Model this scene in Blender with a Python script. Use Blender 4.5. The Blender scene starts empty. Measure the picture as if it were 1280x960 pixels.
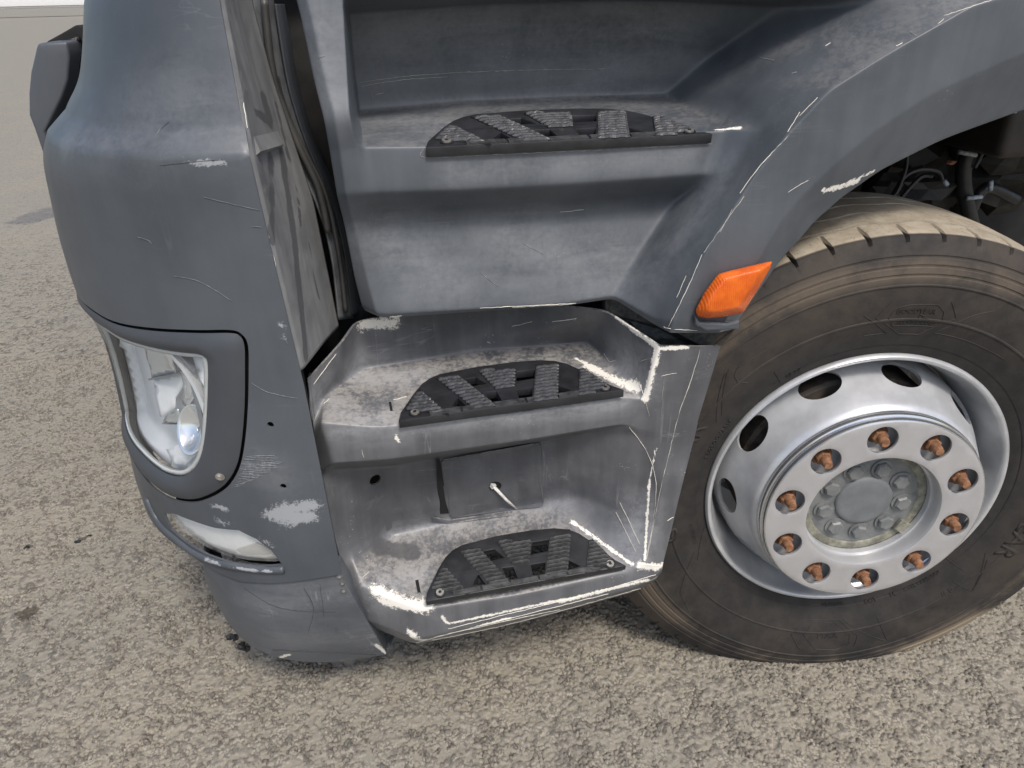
import bpy, bmesh, math, random
import numpy as np
from mathutils import Vector, Matrix
from mathutils.bvhtree import BVHTree
from mathutils.geometry import delaunay_2d_cdt

random.seed(7); np.random.seed(7)
sc = bpy.context.scene
col = sc.collection

# ------------------------------------------------------------------ camera, sky, sun, exposure
CAM = np.array([-0.86728, -1.03000, 1.35426])
AX_R = np.array([0.9831660353, -0.1814693781, -0.0212934669])
AX_U = np.array([0.1047173946, 0.4641324702, 0.8795540446])
AX_F = np.array([0.1497291361, 0.8669774593, -0.4753222811])
FOC = 903.66                                       # focal length in pixels of a 1280 wide picture
cam_data = bpy.data.cameras.new('camera'); cam = bpy.data.objects.new('camera', cam_data)
col.objects.link(cam); sc.camera = cam
cam_data.sensor_width = 36.0; cam_data.lens = FOC * 36.0 / 1280.0
cam_data.clip_start = 0.02; cam_data.clip_end = 500
cam.matrix_world = Matrix(((AX_R[0], AX_U[0], -AX_F[0], CAM[0]), (AX_R[1], AX_U[1], -AX_F[1], CAM[1]),
                           (AX_R[2], AX_U[2], -AX_F[2], CAM[2]), (0, 0, 0, 1)))
SUN_DIR = np.array([0.14, -0.54, 0.83]); SUN_DIR /= np.linalg.norm(SUN_DIR)     # towards the sun
world = bpy.data.worlds.new('World'); sc.world = world; world.use_nodes = True
wn = world.node_tree.nodes; wl = world.node_tree.links
bg = wn['Background']; sky = wn.new('ShaderNodeTexSky'); sky.sky_type = 'NISHITA'; sky.sun_disc = False
sky.sun_elevation = math.asin(SUN_DIR[2]); sky.sun_rotation = math.atan2(SUN_DIR[0], SUN_DIR[1])
sky.air_density = 1.0; sky.dust_density = 3.0; sky.ozone_density = 1.0
wl.new(sky.outputs[0], bg.inputs[0]); bg.inputs[1].default_value = 0.135
sun_data = bpy.data.lights.new('sun', 'SUN'); sun = bpy.data.objects.new('sun', sun_data); col.objects.link(sun)
sun_data.energy = 2.0; sun_data.angle = math.radians(12); sun_data.color = (1.0, 0.94, 0.86)
sun.rotation_euler = Vector(SUN_DIR).to_track_quat('Z', 'Y').to_euler()
sun.location = (2, -5, 6)
sc.view_settings.view_transform = 'Standard'; sc.view_settings.look = 'None'
sc.view_settings.exposure = 0.36; sc.view_settings.gamma = 1.0
try: sc.view_settings.use_curve_mapping = False
except Exception: pass

# ------------------------------------------------------------------ helpers: from a measured picture point and a known plane to a place
def ray(px, py):
    return ((px - 640) / FOC) * AX_R - ((py - 480) / FOC) * AX_U + AX_F
def at(px, py, Y=None, Z=None, X=None):
    d = ray(px, py)
    if Y is not None: t = (Y - CAM[1]) / d[1]
    elif Z is not None: t = (Z - CAM[2]) / d[2]
    else: t = (X - CAM[0]) / d[0]
    return CAM + t * d
def pj(P):
    d = np.atleast_2d(P) - CAM; z = d @ AX_F
    return np.stack([640 + FOC * (d @ AX_R) / z, 480 - FOC * (d @ AX_U) / z], 1)
def resample(pts, step):
    pts = np.asarray(pts, float); out = []
    for a, b in zip(pts[:-1], pts[1:]):
        n = max(1, int(round(np.linalg.norm(b - a) / step)))
        for k in range(n): out.append(a + (b - a) * k / n)
    out.append(pts[-1]); return np.array(out)
def smooth_curve(pts, n=8, closed=False):
    P = np.asarray(pts, float); N = len(P); out = []
    for i in range(N if closed else N - 1):
        if closed: p0, p1, p2, p3 = P[i-1], P[i], P[(i+1) % N], P[(i+2) % N]
        else: p0, p1, p2, p3 = P[max(i-1, 0)], P[i], P[i+1], P[min(i+2, N-1)]
        for k in range(n):
            t = k / n
            out.append(0.5 * ((2*p1) + (p2-p0)*t + (2*p0-5*p1+4*p2-p3)*t*t + (3*p1-p0-3*p2+p3)*t**3))
    if not closed: out.append(P[-1])
    return np.array(out)
def round_poly(pts, r, n=4):
    P = [np.asarray(p, float) for p in pts]; out = []; N = len(P)
    for i in range(N):
        p, a, b = P[i], P[i-1], P[(i+1) % N]; rr = r[i] if isinstance(r, (list, tuple)) else r
        da, db = a - p, b - p; la, lb = np.linalg.norm(da), np.linalg.norm(db); k = min(rr, la*.45, lb*.45)
        if k < 1e-6: out.append(p); continue
        s, e = p + da/la*k, p + db/lb*k
        for j in range(n + 1):
            t = j / n; out.append((1-t)**2*s + 2*t*(1-t)*p + t*t*e)
    return np.array(out)
def in_poly(pt, poly):
    x, y = pt; c = False; n = len(poly); j = n - 1
    for i in range(n):
        if (poly[i][1] > y) != (poly[j][1] > y) and x < (poly[j][0]-poly[i][0])*(y-poly[i][1])/(poly[j][1]-poly[i][1]+1e-12)+poly[i][0]: c = not c
        j = i
    return c
def seg_dist(pts, poly, closed=True):
    poly = np.asarray(poly); a = poly; b = np.roll(poly, -1, 0)
    if not closed: a, b = poly[:-1], poly[1:]
    pts = np.asarray(pts); best = np.full(len(pts), 1e9)
    for p, q in zip(a, b):
        d = q - p; L = (d @ d) + 1e-12
        t = np.clip(((pts - p) @ d) / L, 0, 1)
        best = np.minimum(best, np.linalg.norm(pts - (p + t[:, None]*d), axis=1))
    return best
def sheet2d(outline, holes=(), step=0.012, lines=()):
    """flat triangle mesh inside an outline with holes"""
    V = []; Ed = []
    def loop(L):
        s = len(V); V.extend([tuple(p) for p in L]); n = len(L)
        Ed.extend([(s+i, s+(i+1) % n) for i in range(n)])
    loop(outline)
    for h in holes: loop(h)
    for L_ in lines:
        for p in L_:
            if in_poly(p, outline) and not any(in_poly(p, h) for h in holes): V.append(tuple(p))
    o = np.asarray(outline); lo, hi = o.min(0), o.max(0)
    gx = np.arange(lo[0]+step*.5, hi[0], step); gy = np.arange(lo[1]+step*.5, hi[1], step*.87)
    G = np.array([(x + (step*.5 if j % 2 else 0), y) for j, y in enumerate(gy) for x in gx])
    if len(G):
        keep = np.ones(len(G), bool)
        for L in [outline] + list(holes): keep &= seg_dist(G, L) > step*.45
        for L in lines: keep &= seg_dist(G, L, False) > step*.45
        for p in G[keep]:
            if in_poly(p, outline) and not any(in_poly(p, h) for h in holes): V.append(tuple(p))
    r = delaunay_2d_cdt([Vector(v) for v in V], Ed, [], 0, 1e-7)
    vs = np.array([tuple(v) for v in r[0]]); fs = []
    for f in r[2]:
        c = vs[list(f)].mean(0)
        if in_poly(c, outline) and not any(in_poly(c, h) for h in holes): fs.append(tuple(f))
    return vs, fs
def mesh_obj(name, verts, faces, mat=None, parent=None, smooth=True):
    me = bpy.data.meshes.new(name); me.from_pydata([tuple(map(float, v)) for v in verts], [], [tuple(map(int, f)) for f in faces]); me.update()
    bm = bmesh.new(); bm.from_mesh(me); bmesh.ops.recalc_face_normals(bm, faces=bm.faces); bm.to_mesh(me); bm.free()
    return link(name, me, mat, parent, smooth)
def link(name, me, mat=None, parent=None, smooth=True):
    o = bpy.data.objects.new(name, me); col.objects.link(o)
    if mat: me.materials.clear(); me.materials.append(mat)
    if smooth: me.polygons.foreach_set('use_smooth', [True]*len(me.polygons))
    if parent: setp(o, parent)
    return o
def setp(o, p):
    o.parent = p
    m = Matrix.Identity(4); q = p
    while q: m = q.matrix_basis @ m if q.parent is None else (q.matrix_parent_inverse @ q.matrix_basis) @ m; q = q.parent
    o.matrix_parent_inverse = m.inverted()
def bake(o):
    dg = bpy.context.evaluated_depsgraph_get(); dg.update()
    me = bpy.data.meshes.new_from_object(o.evaluated_get(dg)); old = o.data
    o.modifiers.clear(); o.data = me; me.name = old.name; bpy.data.meshes.remove(old); return o
def sharp(o, deg=35):
    me = o.data; bm = bmesh.new(); bm.from_mesh(me)
    for e in bm.edges:
        e.smooth = not (len(e.link_faces) == 2 and e.calc_face_angle(0) > math.radians(deg))
    for f in bm.faces: f.smooth = True
    bm.to_mesh(me); bm.free()
def solid(o, t, off=-1.0):
    m = o.modifiers.new('s', 'SOLIDIFY'); m.thickness = t; m.offset = off; m.use_even_offset = False
def bevel(o, w, seg=2, ang=35):
    m = o.modifiers.new('b', 'BEVEL'); m.width = w; m.segments = seg; m.limit_method = 'ANGLE'; m.angle_limit = math.radians(ang)
def flip_to(o, target):
    """make the surface normals of an open sheet face a point"""
    me = o.data; s = 0
    for i in range(0, len(me.polygons), max(1, len(me.polygons)//400)):
        p = me.polygons[i]; s += p.area * p.normal.dot(Vector(target) - p.center)
    if s < 0: me.flip_normals()
def grid(name, rows, rr, cr, mat, parent, sub=2, thick=0.004):
    """moulded panel: control rows of 3D points, fillet radii per row and per column, catmull-clark between"""
    G = np.array(rows, float)
    def dens(G, rad):
        out = []
        n = len(G)
        for i in range(n):
            out.append(G[i])
            if i == n - 1: break
            d = G[i+1] - G[i]; L = np.linalg.norm(d, axis=1)[:, None] + 1e-9
            a = np.minimum(rad[i] / L, .42); b = np.minimum(rad[i+1] / L, .42)
            out.append(G[i] + d*a)
            m = (L.max() > .2)
            if m: out.append(G[i] + d*(a + (1-b))/2)
            out.append(G[i+1] - d*b)
        return np.array(out)
    G = dens(G, rr); G = np.swapaxes(dens(np.swapaxes(G, 0, 1), cr), 0, 1)
    R, Cn = G.shape[:2]
    F_ = [(i*Cn+j, i*Cn+j+1, (i+1)*Cn+j+1, (i+1)*Cn+j) for i in range(R-1) for j in range(Cn-1)]
    o = mesh_obj(name, G.reshape(-1, 3), F_, mat, parent)
    flip_to(o, CAM)
    m = o.modifiers.new('ss', 'SUBSURF'); m.levels = m.render_levels = sub; m.boundary_smooth = 'PRESERVE_CORNERS'
    if thick: solid(o, thick)
    return bake(o)
def cut(o, cutters):
    for c in cutters:
        m = o.modifiers.new('c', 'BOOLEAN'); m.operation = 'DIFFERENCE'; m.object = c; m.solver = 'EXACT'
    bake(o)
    for c in cutters:
        d = c.data; bpy.data.objects.remove(c); bpy.data.meshes.remove(d)
    return o
def open_hole(o, poly3, half=.05, snap=None):
    """remove the faces of an open sheet inside a planar outline; snap the rim of a round hole to its circle"""
    P_ = np.array(poly3); c = P_.mean(0); u = P_[1] - P_[0]; u /= np.linalg.norm(u); n = np.zeros(3)
    for a, b in zip(P_, np.roll(P_, -1, 0)): n += np.cross(a - c, b - c)
    n /= np.linalg.norm(n); v = np.cross(n, u); poly = [((p - c) @ u, (p - c) @ v) for p in P_]
    bm = bmesh.new(); bm.from_mesh(o.data); kill = []
    for f in bm.faces:
        d = np.array(f.calc_center_median()) - c
        if abs(d @ n) < half and in_poly((d @ u, d @ v), poly): kill.append(f)
    rim = {v_ for f in kill for v_ in f.verts}
    bmesh.ops.delete(bm, geom=kill, context='FACES')
    if snap:
        for v_ in rim:
            if v_.is_valid and v_.is_boundary:
                d = np.array(v_.co) - c; d = d - n*(d @ n); l = np.linalg.norm(d)
                if l > 1e-6: v_.co = v_.co + Vector(d/l*(snap - l))
    bm.to_mesh(o.data); bm.free()
def prism(name, poly3, vec, mat=None, parent=None, smooth=False, both=0.0):
    """solid from a planar outline and an extrusion vector"""
    P = np.asarray(poly3, float) - np.asarray(vec)*both; Q = np.asarray(poly3, float) + np.asarray(vec); n = len(P)
    F_ = [tuple(range(n)), tuple(range(2*n-1, n-1, -1))] + [(i, (i+1) % n, n+(i+1) % n, n+i) for i in range(n)]
    return mesh_obj(name, np.vstack([P, Q]), F_, mat, parent, smooth)
def tube_mesh(pts, rad, n=10, cap=True):
    P = np.asarray(pts, float); R = np.full(len(P), rad) if np.isscalar(rad) else np.asarray(rad)
    T = np.gradient(P, axis=0); T /= np.linalg.norm(T, axis=1)[:, None]
    u = np.cross(T[0], [0.3, 0.5, 0.81]); u /= np.linalg.norm(u); V = []; 
    for p, t, r in zip(P, T, R):
        u = u - t*(u @ t); u /= np.linalg.norm(u); w = np.cross(t, u)
        for k in range(n):
            a = 2*math.pi*k/n; V.append(p + r*(math.cos(a)*u + math.sin(a)*w))
    F_ = [(i*n+k, i*n+(k+1) % n, (i+1)*n+(k+1) % n, (i+1)*n+k) for i in range(len(P)-1) for k in range(n)]
    if cap: F_ += [tuple(range(n)), tuple(range(len(P)*n-1, len(P)*n-n-1, -1))]
    return V, F_
def tube(name, pts, rad, mat, parent, n=10):
    V, F_ = tube_mesh(pts, rad, n); return mesh_obj(name, V, F_, mat, parent)
def lathe(name, prof, mat, parent, n=96, M=None, close=False):
    """revolve (radius, y) about the local y axis"""
    V = []; m = len(prof)
    for i in range(n):
        a = 2*math.pi*i/n
        V += [(r*math.cos(a), y, r*math.sin(a)) for r, y in prof]
    F_ = [(i*m+j, ((i+1) % n)*m+j, ((i+1) % n)*m+j+1, i*m+j+1) for i in range(n) for j in range(m-1)]
    if close: F_ += [(i*m+m-1, ((i+1) % n)*m+m-1, ((i+1) % n)*m, i*m) for i in range(n)]
    V = np.array(V)
    if M is not None: V = apply(M, V)
    return mesh_obj(name, V, F_, mat, parent)
def apply(M, V):
    A = np.array(M); return np.asarray(V) @ A[:3, :3].T + A[:3, 3]
def box_vf(lo, hi):
    x0, y0, z0 = lo; x1, y1, z1 = hi
    V = [(x0,y0,z0),(x1,y0,z0),(x1,y1,z0),(x0,y1,z0),(x0,y0,z1),(x1,y0,z1),(x1,y1,z1),(x0,y1,z1)]
    return V, [(0,3,2,1),(4,5,6,7),(0,1,5,4),(1,2,6,5),(2,3,7,6),(3,0,4,7)]
def box(name, lo, hi, mat, parent, bev=0):
    V, F_ = box_vf(lo, hi); o = mesh_obj(name, V, F_, mat, parent, False)
    if bev: bevel(o, bev, 3); bake(o); sharp(o, 60)
    return o
def ngon_prism(c, axis, r, h, n, rot=0.0):
    axis = np.asarray(axis, float); axis /= np.linalg.norm(axis)
    u = np.cross(axis, [0.0, 0.0, 1.0]) if abs(axis[2]) < .9 else np.cross(axis, [1.0, 0, 0]); u /= np.linalg.norm(u); w = np.cross(axis, u)
    return [np.asarray(c) + r*(math.cos(rot+2*math.pi*k/n)*u + math.sin(rot+2*math.pi*k/n)*w) for k in range(n)], axis*h
def bvh(o):
    me = o.data; return BVHTree.FromPolygons([v.co.copy() for v in me.vertices], [tuple(p.vertices) for p in me.polygons])
def hit(tree, px, py):
    d = Vector(ray(px, py)).normalized(); r = tree.ray_cast(Vector(CAM), d)
    return (np.array(r[0]), np.array(r[1])) if r[0] is not None else (None, None)
def wear(o, strokes, name='wear'):
    """float attribute: 1 on the middle line of a rubbed or lightened stroke, falling to 0 at its rim"""
    me = o.data; n = len(me.vertices); co = np.empty(n*3); me.vertices.foreach_get('co', co); co = co.reshape(-1, 3)
    val = np.zeros(n); t = bvh(o)
    for pts, r in strokes:
        P = [hit(t, *p)[0] for p in resample(pts, 14)]; P = [p for p in P if p is not None]
        if not P: continue
        if len(P) == 1: P = P*2
        val = np.maximum(val, np.clip(1 - seg_dist(co, np.array(P), False)/(2*r), 0, 1))
    at_ = me.attributes.get(name) or me.attributes.new(name, 'FLOAT', 'POINT'); at_.data.foreach_set('value', val)
def scratches(o, lines, mat, name='scratch_marks', off=0.0007):
    """raised burrs and gouges: thin uneven strips that lie on the panel"""
    t = bvh(o); V = []; F_ = []
    for pts, w in lines:
        pp = resample(smooth_curve(pts, 4) if len(pts) > 2 else pts, 5.0); L = []
        for p in pp:
            h, nrm = hit(t, p[0] + random.uniform(-.35, .35), p[1] + random.uniform(-.35, .35))
            if h is not None:
                if nrm @ (CAM - h) < 0: nrm = -nrm
                if L and np.linalg.norm(h - L[-1][0]) > .05:
                    L = L if len(L) > 3 else []
                    continue
                L.append((h, nrm))
        if len(L) < 2: continue
        s = len(V); m = len(L)
        for i, (h, nrm) in enumerate(L):
            d = L[min(i+1, m-1)][0] - L[max(i-1, 0)][0]; d /= np.linalg.norm(d) + 1e-9; side = np.cross(d, nrm); side /= np.linalg.norm(side) + 1e-9
            k = w*.42*random.uniform(.1, 1.2)*math.sin(math.pi*(i+.5)/m)**.4*(0.25 if i in (0, m-1) else 1)
            V += [h + nrm*off*.2 + side*k, h + nrm*off*1.6, h + nrm*off*.2 - side*k]
        F_ += [(s+3*i+j, s+3*i+j+1, s+3*i+j+4, s+3*i+j+3) for i in range(m-1) for j in (0, 1)]
    if not V: return None
    q = mesh_obj(name, V, F_, mat, o, True); q['kind'] = 'stuff'; return q

# ------------------------------------------------------------------ materials
def new_mat(name):
    m = bpy.data.materials.new(name); m.use_nodes = True; nt = m.node_tree
    return m, nt, nt.nodes['Principled BSDF']
def N(nt, typ, **kw):
    n = nt.nodes.new(typ)
    for k, v in kw.items():
        if k in n.inputs.keys(): n.inputs[k].default_value = v
        else: setattr(n, k, v)
    return n
def noise(nt, vec, scale, detail=6, rough=.6, dist=0.0):
    n = N(nt, 'ShaderNodeTexNoise', Scale=scale, Detail=detail, Roughness=rough, Distortion=dist)
    if vec is not None: nt.links.new(vec, n.inputs['Vector'])
    return n.outputs['Fac']
def scaled(nt, vec, s, rot=(0, 0, 0)):
    n = N(nt, 'ShaderNodeMapping'); n.inputs['Scale'].default_value = s; n.inputs['Rotation'].default_value = rot
    nt.links.new(vec, n.inputs['Vector']); return n.outputs[0]
def math_(nt, op, a, b=None, c=None, clamp=False):
    n = nt.nodes.new('ShaderNodeMath'); n.operation = op; n.use_clamp = clamp
    for i, v in enumerate((a, b, c)):
        if v is None: continue
        if isinstance(v, (int, float)): n.inputs[i].default_value = v
        else: nt.links.new(v, n.inputs[i])
    return n.outputs[0]
def step(nt, v, lo, hi):
    n = N(nt, 'ShaderNodeMapRange'); n.interpolation_type = 'SMOOTHSTEP'; nt.links.new(v, n.inputs[0])
    n.inputs[1].default_value = lo; n.inputs[2].default_value = hi; return n.outputs[0]
def mix(nt, f, a, b, blend='MIX'):
    n = nt.nodes.new('ShaderNodeMix'); n.data_type = 'RGBA'; n.blend_type = blend
    for idx, v in ((0, f), (6, a), (7, b)):
        if isinstance(v, (int, float)): n.inputs[idx].default_value = v
        elif isinstance(v, tuple): n.inputs[idx].default_value = (*v, 1) if len(v) == 3 else v
        else: nt.links.new(v, n.inputs[idx])
    return n.outputs[2]
def bump(nt, bsdf, h, strength, dist=0.001, prev=None):
    b = N(nt, 'ShaderNodeBump', Strength=strength, Distance=dist); nt.links.new(h, b.inputs['Height'])
    if prev is not None: nt.links.new(prev, b.inputs['Normal'])
    nt.links.new(b.outputs[0], bsdf.inputs['Normal']); return b.outputs[0]
def simple(name, c, rough=.5, metal=0.0, var=.15, nscale=40, b=.15, spec=.5):
    m, nt, B = new_mat(name); tc = N(nt, 'ShaderNodeTexCoord').outputs['Object']
    n = noise(nt, tc, nscale); v = step(nt, n, .3, .7)
    nt.links.new(mix(nt, v, tuple(x*(1-var) for x in c), tuple(min(1, x*(1+var)) for x in c)), B.inputs['Base Color'])
    B.inputs['Metallic'].default_value = metal; B.inputs['Roughness'].default_value = rough; B.inputs['Specular IOR Level'].default_value = spec
    if b: bump(nt, B, noise(nt, tc, nscale*6), b, .0006)
    return m
def plastic(name, c=(.069, .079, .091), pale=(.185, .198, .216), streak=.5, dust=.4, chips=.5, scr=.5, rough=.42, wearcol=(.80, .77, .70), hzamt=.26):
    """weathered grey bumper plastic: chalky bleaching, runs, dust on ledges, rubbed cream patches, fine scratches"""
    m, nt, B = new_mat(name); L = nt.links
    tc = N(nt, 'ShaderNodeTexCoord').outputs['Object']; geo = N(nt, 'ShaderNodeNewGeometry')
    big = noise(nt, tc, 3.2, 5, .55); mid = noise(nt, tc, 17, 7, .62, .4); fine = noise(nt, tc, 120, 5, .7)
    run = noise(nt, scaled(nt, tc, (34, 34, 2.2)), 1.0, 6, .6, .3)
    wip = noise(nt, scaled(nt, tc, (5, 26, 30), (.2, .5, .1)), 1.0, 7, .65, .6)
    base = mix(nt, step(nt, big, .3, .7), tuple(x*.82 for x in c), tuple(x*1.16 for x in c))
    chalk = math_(nt, 'MULTIPLY', step(nt, math_(nt, 'ADD', math_(nt, 'MULTIPLY', run, .35), math_(nt, 'ADD', math_(nt, 'MULTIPLY', mid, .25), math_(nt, 'MULTIPLY', big, .45))), .40, .72), streak)
    chalk = math_(nt, 'MAXIMUM', chalk, math_(nt, 'MULTIPLY', step(nt, wip, .52, .8), streak*.75))
    base = mix(nt, chalk, base, pale)
    base = mix(nt, math_(nt, 'MULTIPLY', step(nt, run, .56, .68), streak*.35), base, tuple(x*.6 for x in c))
    sep = N(nt, 'ShaderNodeSeparateXYZ'); L.new(geo.outputs['Normal'], sep.inputs[0])
    up = step(nt, sep.outputs[2], .62, .92)
    sp = step(nt, math_(nt, 'ADD', math_(nt, 'MULTIPLY', fine, .6), math_(nt, 'MULTIPLY', mid, .5)), .46, .64)
    base = mix(nt, math_(nt, 'MULTIPLY', math_(nt, 'MULTIPLY', up, sp), dust), base, (.36, .34, .31))
    # hair-fine random scratches: level lines of stretched noise
    s1 = noise(nt, scaled(nt, tc, (30, 30, .9), (.5, .9, .3)), 1.0, 2, .5); s2 = noise(nt, scaled(nt, tc, (1.0, 30, 34), (-.3, .35, .5)), 1.0, 2, .5)
    gate = step(nt, noise(nt, tc, 9, 3), .5, .68)
    l1 = step(nt, math_(nt, 'ABSOLUTE', math_(nt, 'SUBTRACT', s1, .5)), .006, .002)
    l2 = step(nt, math_(nt, 'ABSOLUTE', math_(nt, 'SUBTRACT', s2, .53)), .006, .002)
    ln = math_(nt, 'MULTIPLY', math_(nt, 'MAXIMUM', l1, l2), math_(nt, 'MULTIPLY', gate, scr))
    base = mix(nt, ln, base, (.33, .34, .35))
    vor = N(nt, 'ShaderNodeTexVoronoi', Scale=150.0); L.new(tc, vor.inputs['Vector'])
    chip = math_(nt, 'MULTIPLY', step(nt, vor.outputs['Distance'], .22, .12), step(nt, noise(nt, tc, 13, 4, .7), .66 - .12*chips, .74))
    at_ = N(nt, 'ShaderNodeAttribute', attribute_name='wear')
    wns = math_(nt, 'ADD', math_(nt, 'MULTIPLY', math_(nt, 'SUBTRACT', noise(nt, tc, 55, 8, .75), .5), 1.7), math_(nt, 'ADD', math_(nt, 'MULTIPLY', math_(nt, 'SUBTRACT', noise(nt, tc, 150, 5, .75), .5), 1.6), math_(nt, 'MULTIPLY', math_(nt, 'SUBTRACT', noise(nt, tc, 420, 4, .7), .5), 1.2)))
    w = math_(nt, 'ADD', math_(nt, 'MULTIPLY', at_.outputs['Fac'], 1.1), wns)
    w = math_(nt, 'MULTIPLY', step(nt, w, .42, .72), step(nt, at_.outputs['Fac'], .02, .15))
    at2 = N(nt, 'ShaderNodeAttribute', attribute_name='haze_rub_lit')  # rubbed haze, and light painted in on some strokes
    hz = math_(nt, 'MULTIPLY', at2.outputs['Fac'], step(nt, math_(nt, 'ADD', math_(nt, 'MULTIPLY', wip, .45), math_(nt, 'ADD', math_(nt, 'MULTIPLY', mid, .3), math_(nt, 'MULTIPLY', fine, .35))), .34, .72))
    at3 = N(nt, 'ShaderNodeAttribute', attribute_name='wet')
    wt = step(nt, math_(nt, 'ADD', at3.outputs['Fac'], math_(nt, 'MULTIPLY', math_(nt, 'SUBTRACT', noise(nt, tc, 34, 6), .5), .9)), .34, .56)
    base = mix(nt, math_(nt, 'MULTIPLY', hz, hzamt, clamp=True), base, (.40, .41, .425))
    base = mix(nt, math_(nt, 'MULTIPLY', wt, .85), base, (.085, .087, .092))
    base = mix(nt, math_(nt, 'MULTIPLY', chip, chips, clamp=True), base, (.6, .58, .54))
    base = mix(nt, w, base, wearcol)
    L.new(base, B.inputs['Base Color'])
    r = math_(nt, 'ADD', math_(nt, 'MULTIPLY', mid, .25), rough - .1); r = math_(nt, 'ADD', r, math_(nt, 'MULTIPLY', w, .3), clamp=True)
    L.new(r, B.inputs['Roughness']); B.inputs['Specular IOR Level'].default_value = .5
    p = bump(nt, B, noise(nt, tc, 900, 2, .5), .10, .0004)
    p = bump(nt, B, w, .35, .0007, p)
    bump(nt, B, ln, .2, .0003, p)
    return m
M_BUMP = plastic('bumper_plastic', streak=.12, dust=.05, chips=.08, scr=.08, rough=.38, wearcol=(.31, .325, .34), hzamt=.2)
M_RET = plastic('lit_return_plastic', c=(.125, .128, .132), pale=(.33, .335, .335), streak=.85, dust=.2, chips=.2, scr=.3)  # paler than the bumper: sun on the return face put into the colour
M_UP = plastic('upper_step_plastic', streak=.26, dust=.22, chips=.35, scr=.1)
M_LOW = plastic('lower_step_plastic', c=(.083, .086, .094), pale=(.235, .24, .252), hzamt=.6, streak=.5, dust=.7, chips=.9, scr=.3, rough=.38)
M_BEZ = simple('bezel_plastic', (.058, .065, .075), .48, var=.06, nscale=8, b=.05)
M_SKIRT = plastic('skirt_plastic', c=(.078, .089, .104), streak=.22, dust=.2, hzamt=.25, chips=.4, scr=.6)
M_BLACK = simple('black_plastic', (.012, .0125, .014), .5, var=.4, nscale=60)
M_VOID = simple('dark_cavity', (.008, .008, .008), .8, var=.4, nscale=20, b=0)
M_RUB = simple('seal_rubber', (.055, .054, .052), .45, var=.3, nscale=15)
M_FLANGE = simple('pillar_flange', (.13, .135, .142), .5, var=.3, nscale=25)
M_BROWN = simple('dark_inner_panel', (.018, .017, .015), .8, var=.5, nscale=20)  # near black: the shade of the pillar gap put into the colour
M_WHITE = simple('white_paint', (.78, .78, .78), .3, var=.03, nscale=3, b=0)
M_SCR = simple('scratch_burr', (.74, .72, .67), .7, var=.15, nscale=200)
M_SCRG = simple('scratch_pale_grey', (.19, .20, .21), .6, var=.4, nscale=200)
M_CREAM = simple('exposed_filler', (.80, .76, .66), .7, var=.12, nscale=90)
M_SCREW = simple('screw_steel', (.52, .50, .46), .38, .8, var=.3, nscale=150)
M_TIE = simple('cable_tie_nylon', (.72, .70, .66), .5, var=.2, nscale=120)

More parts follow.
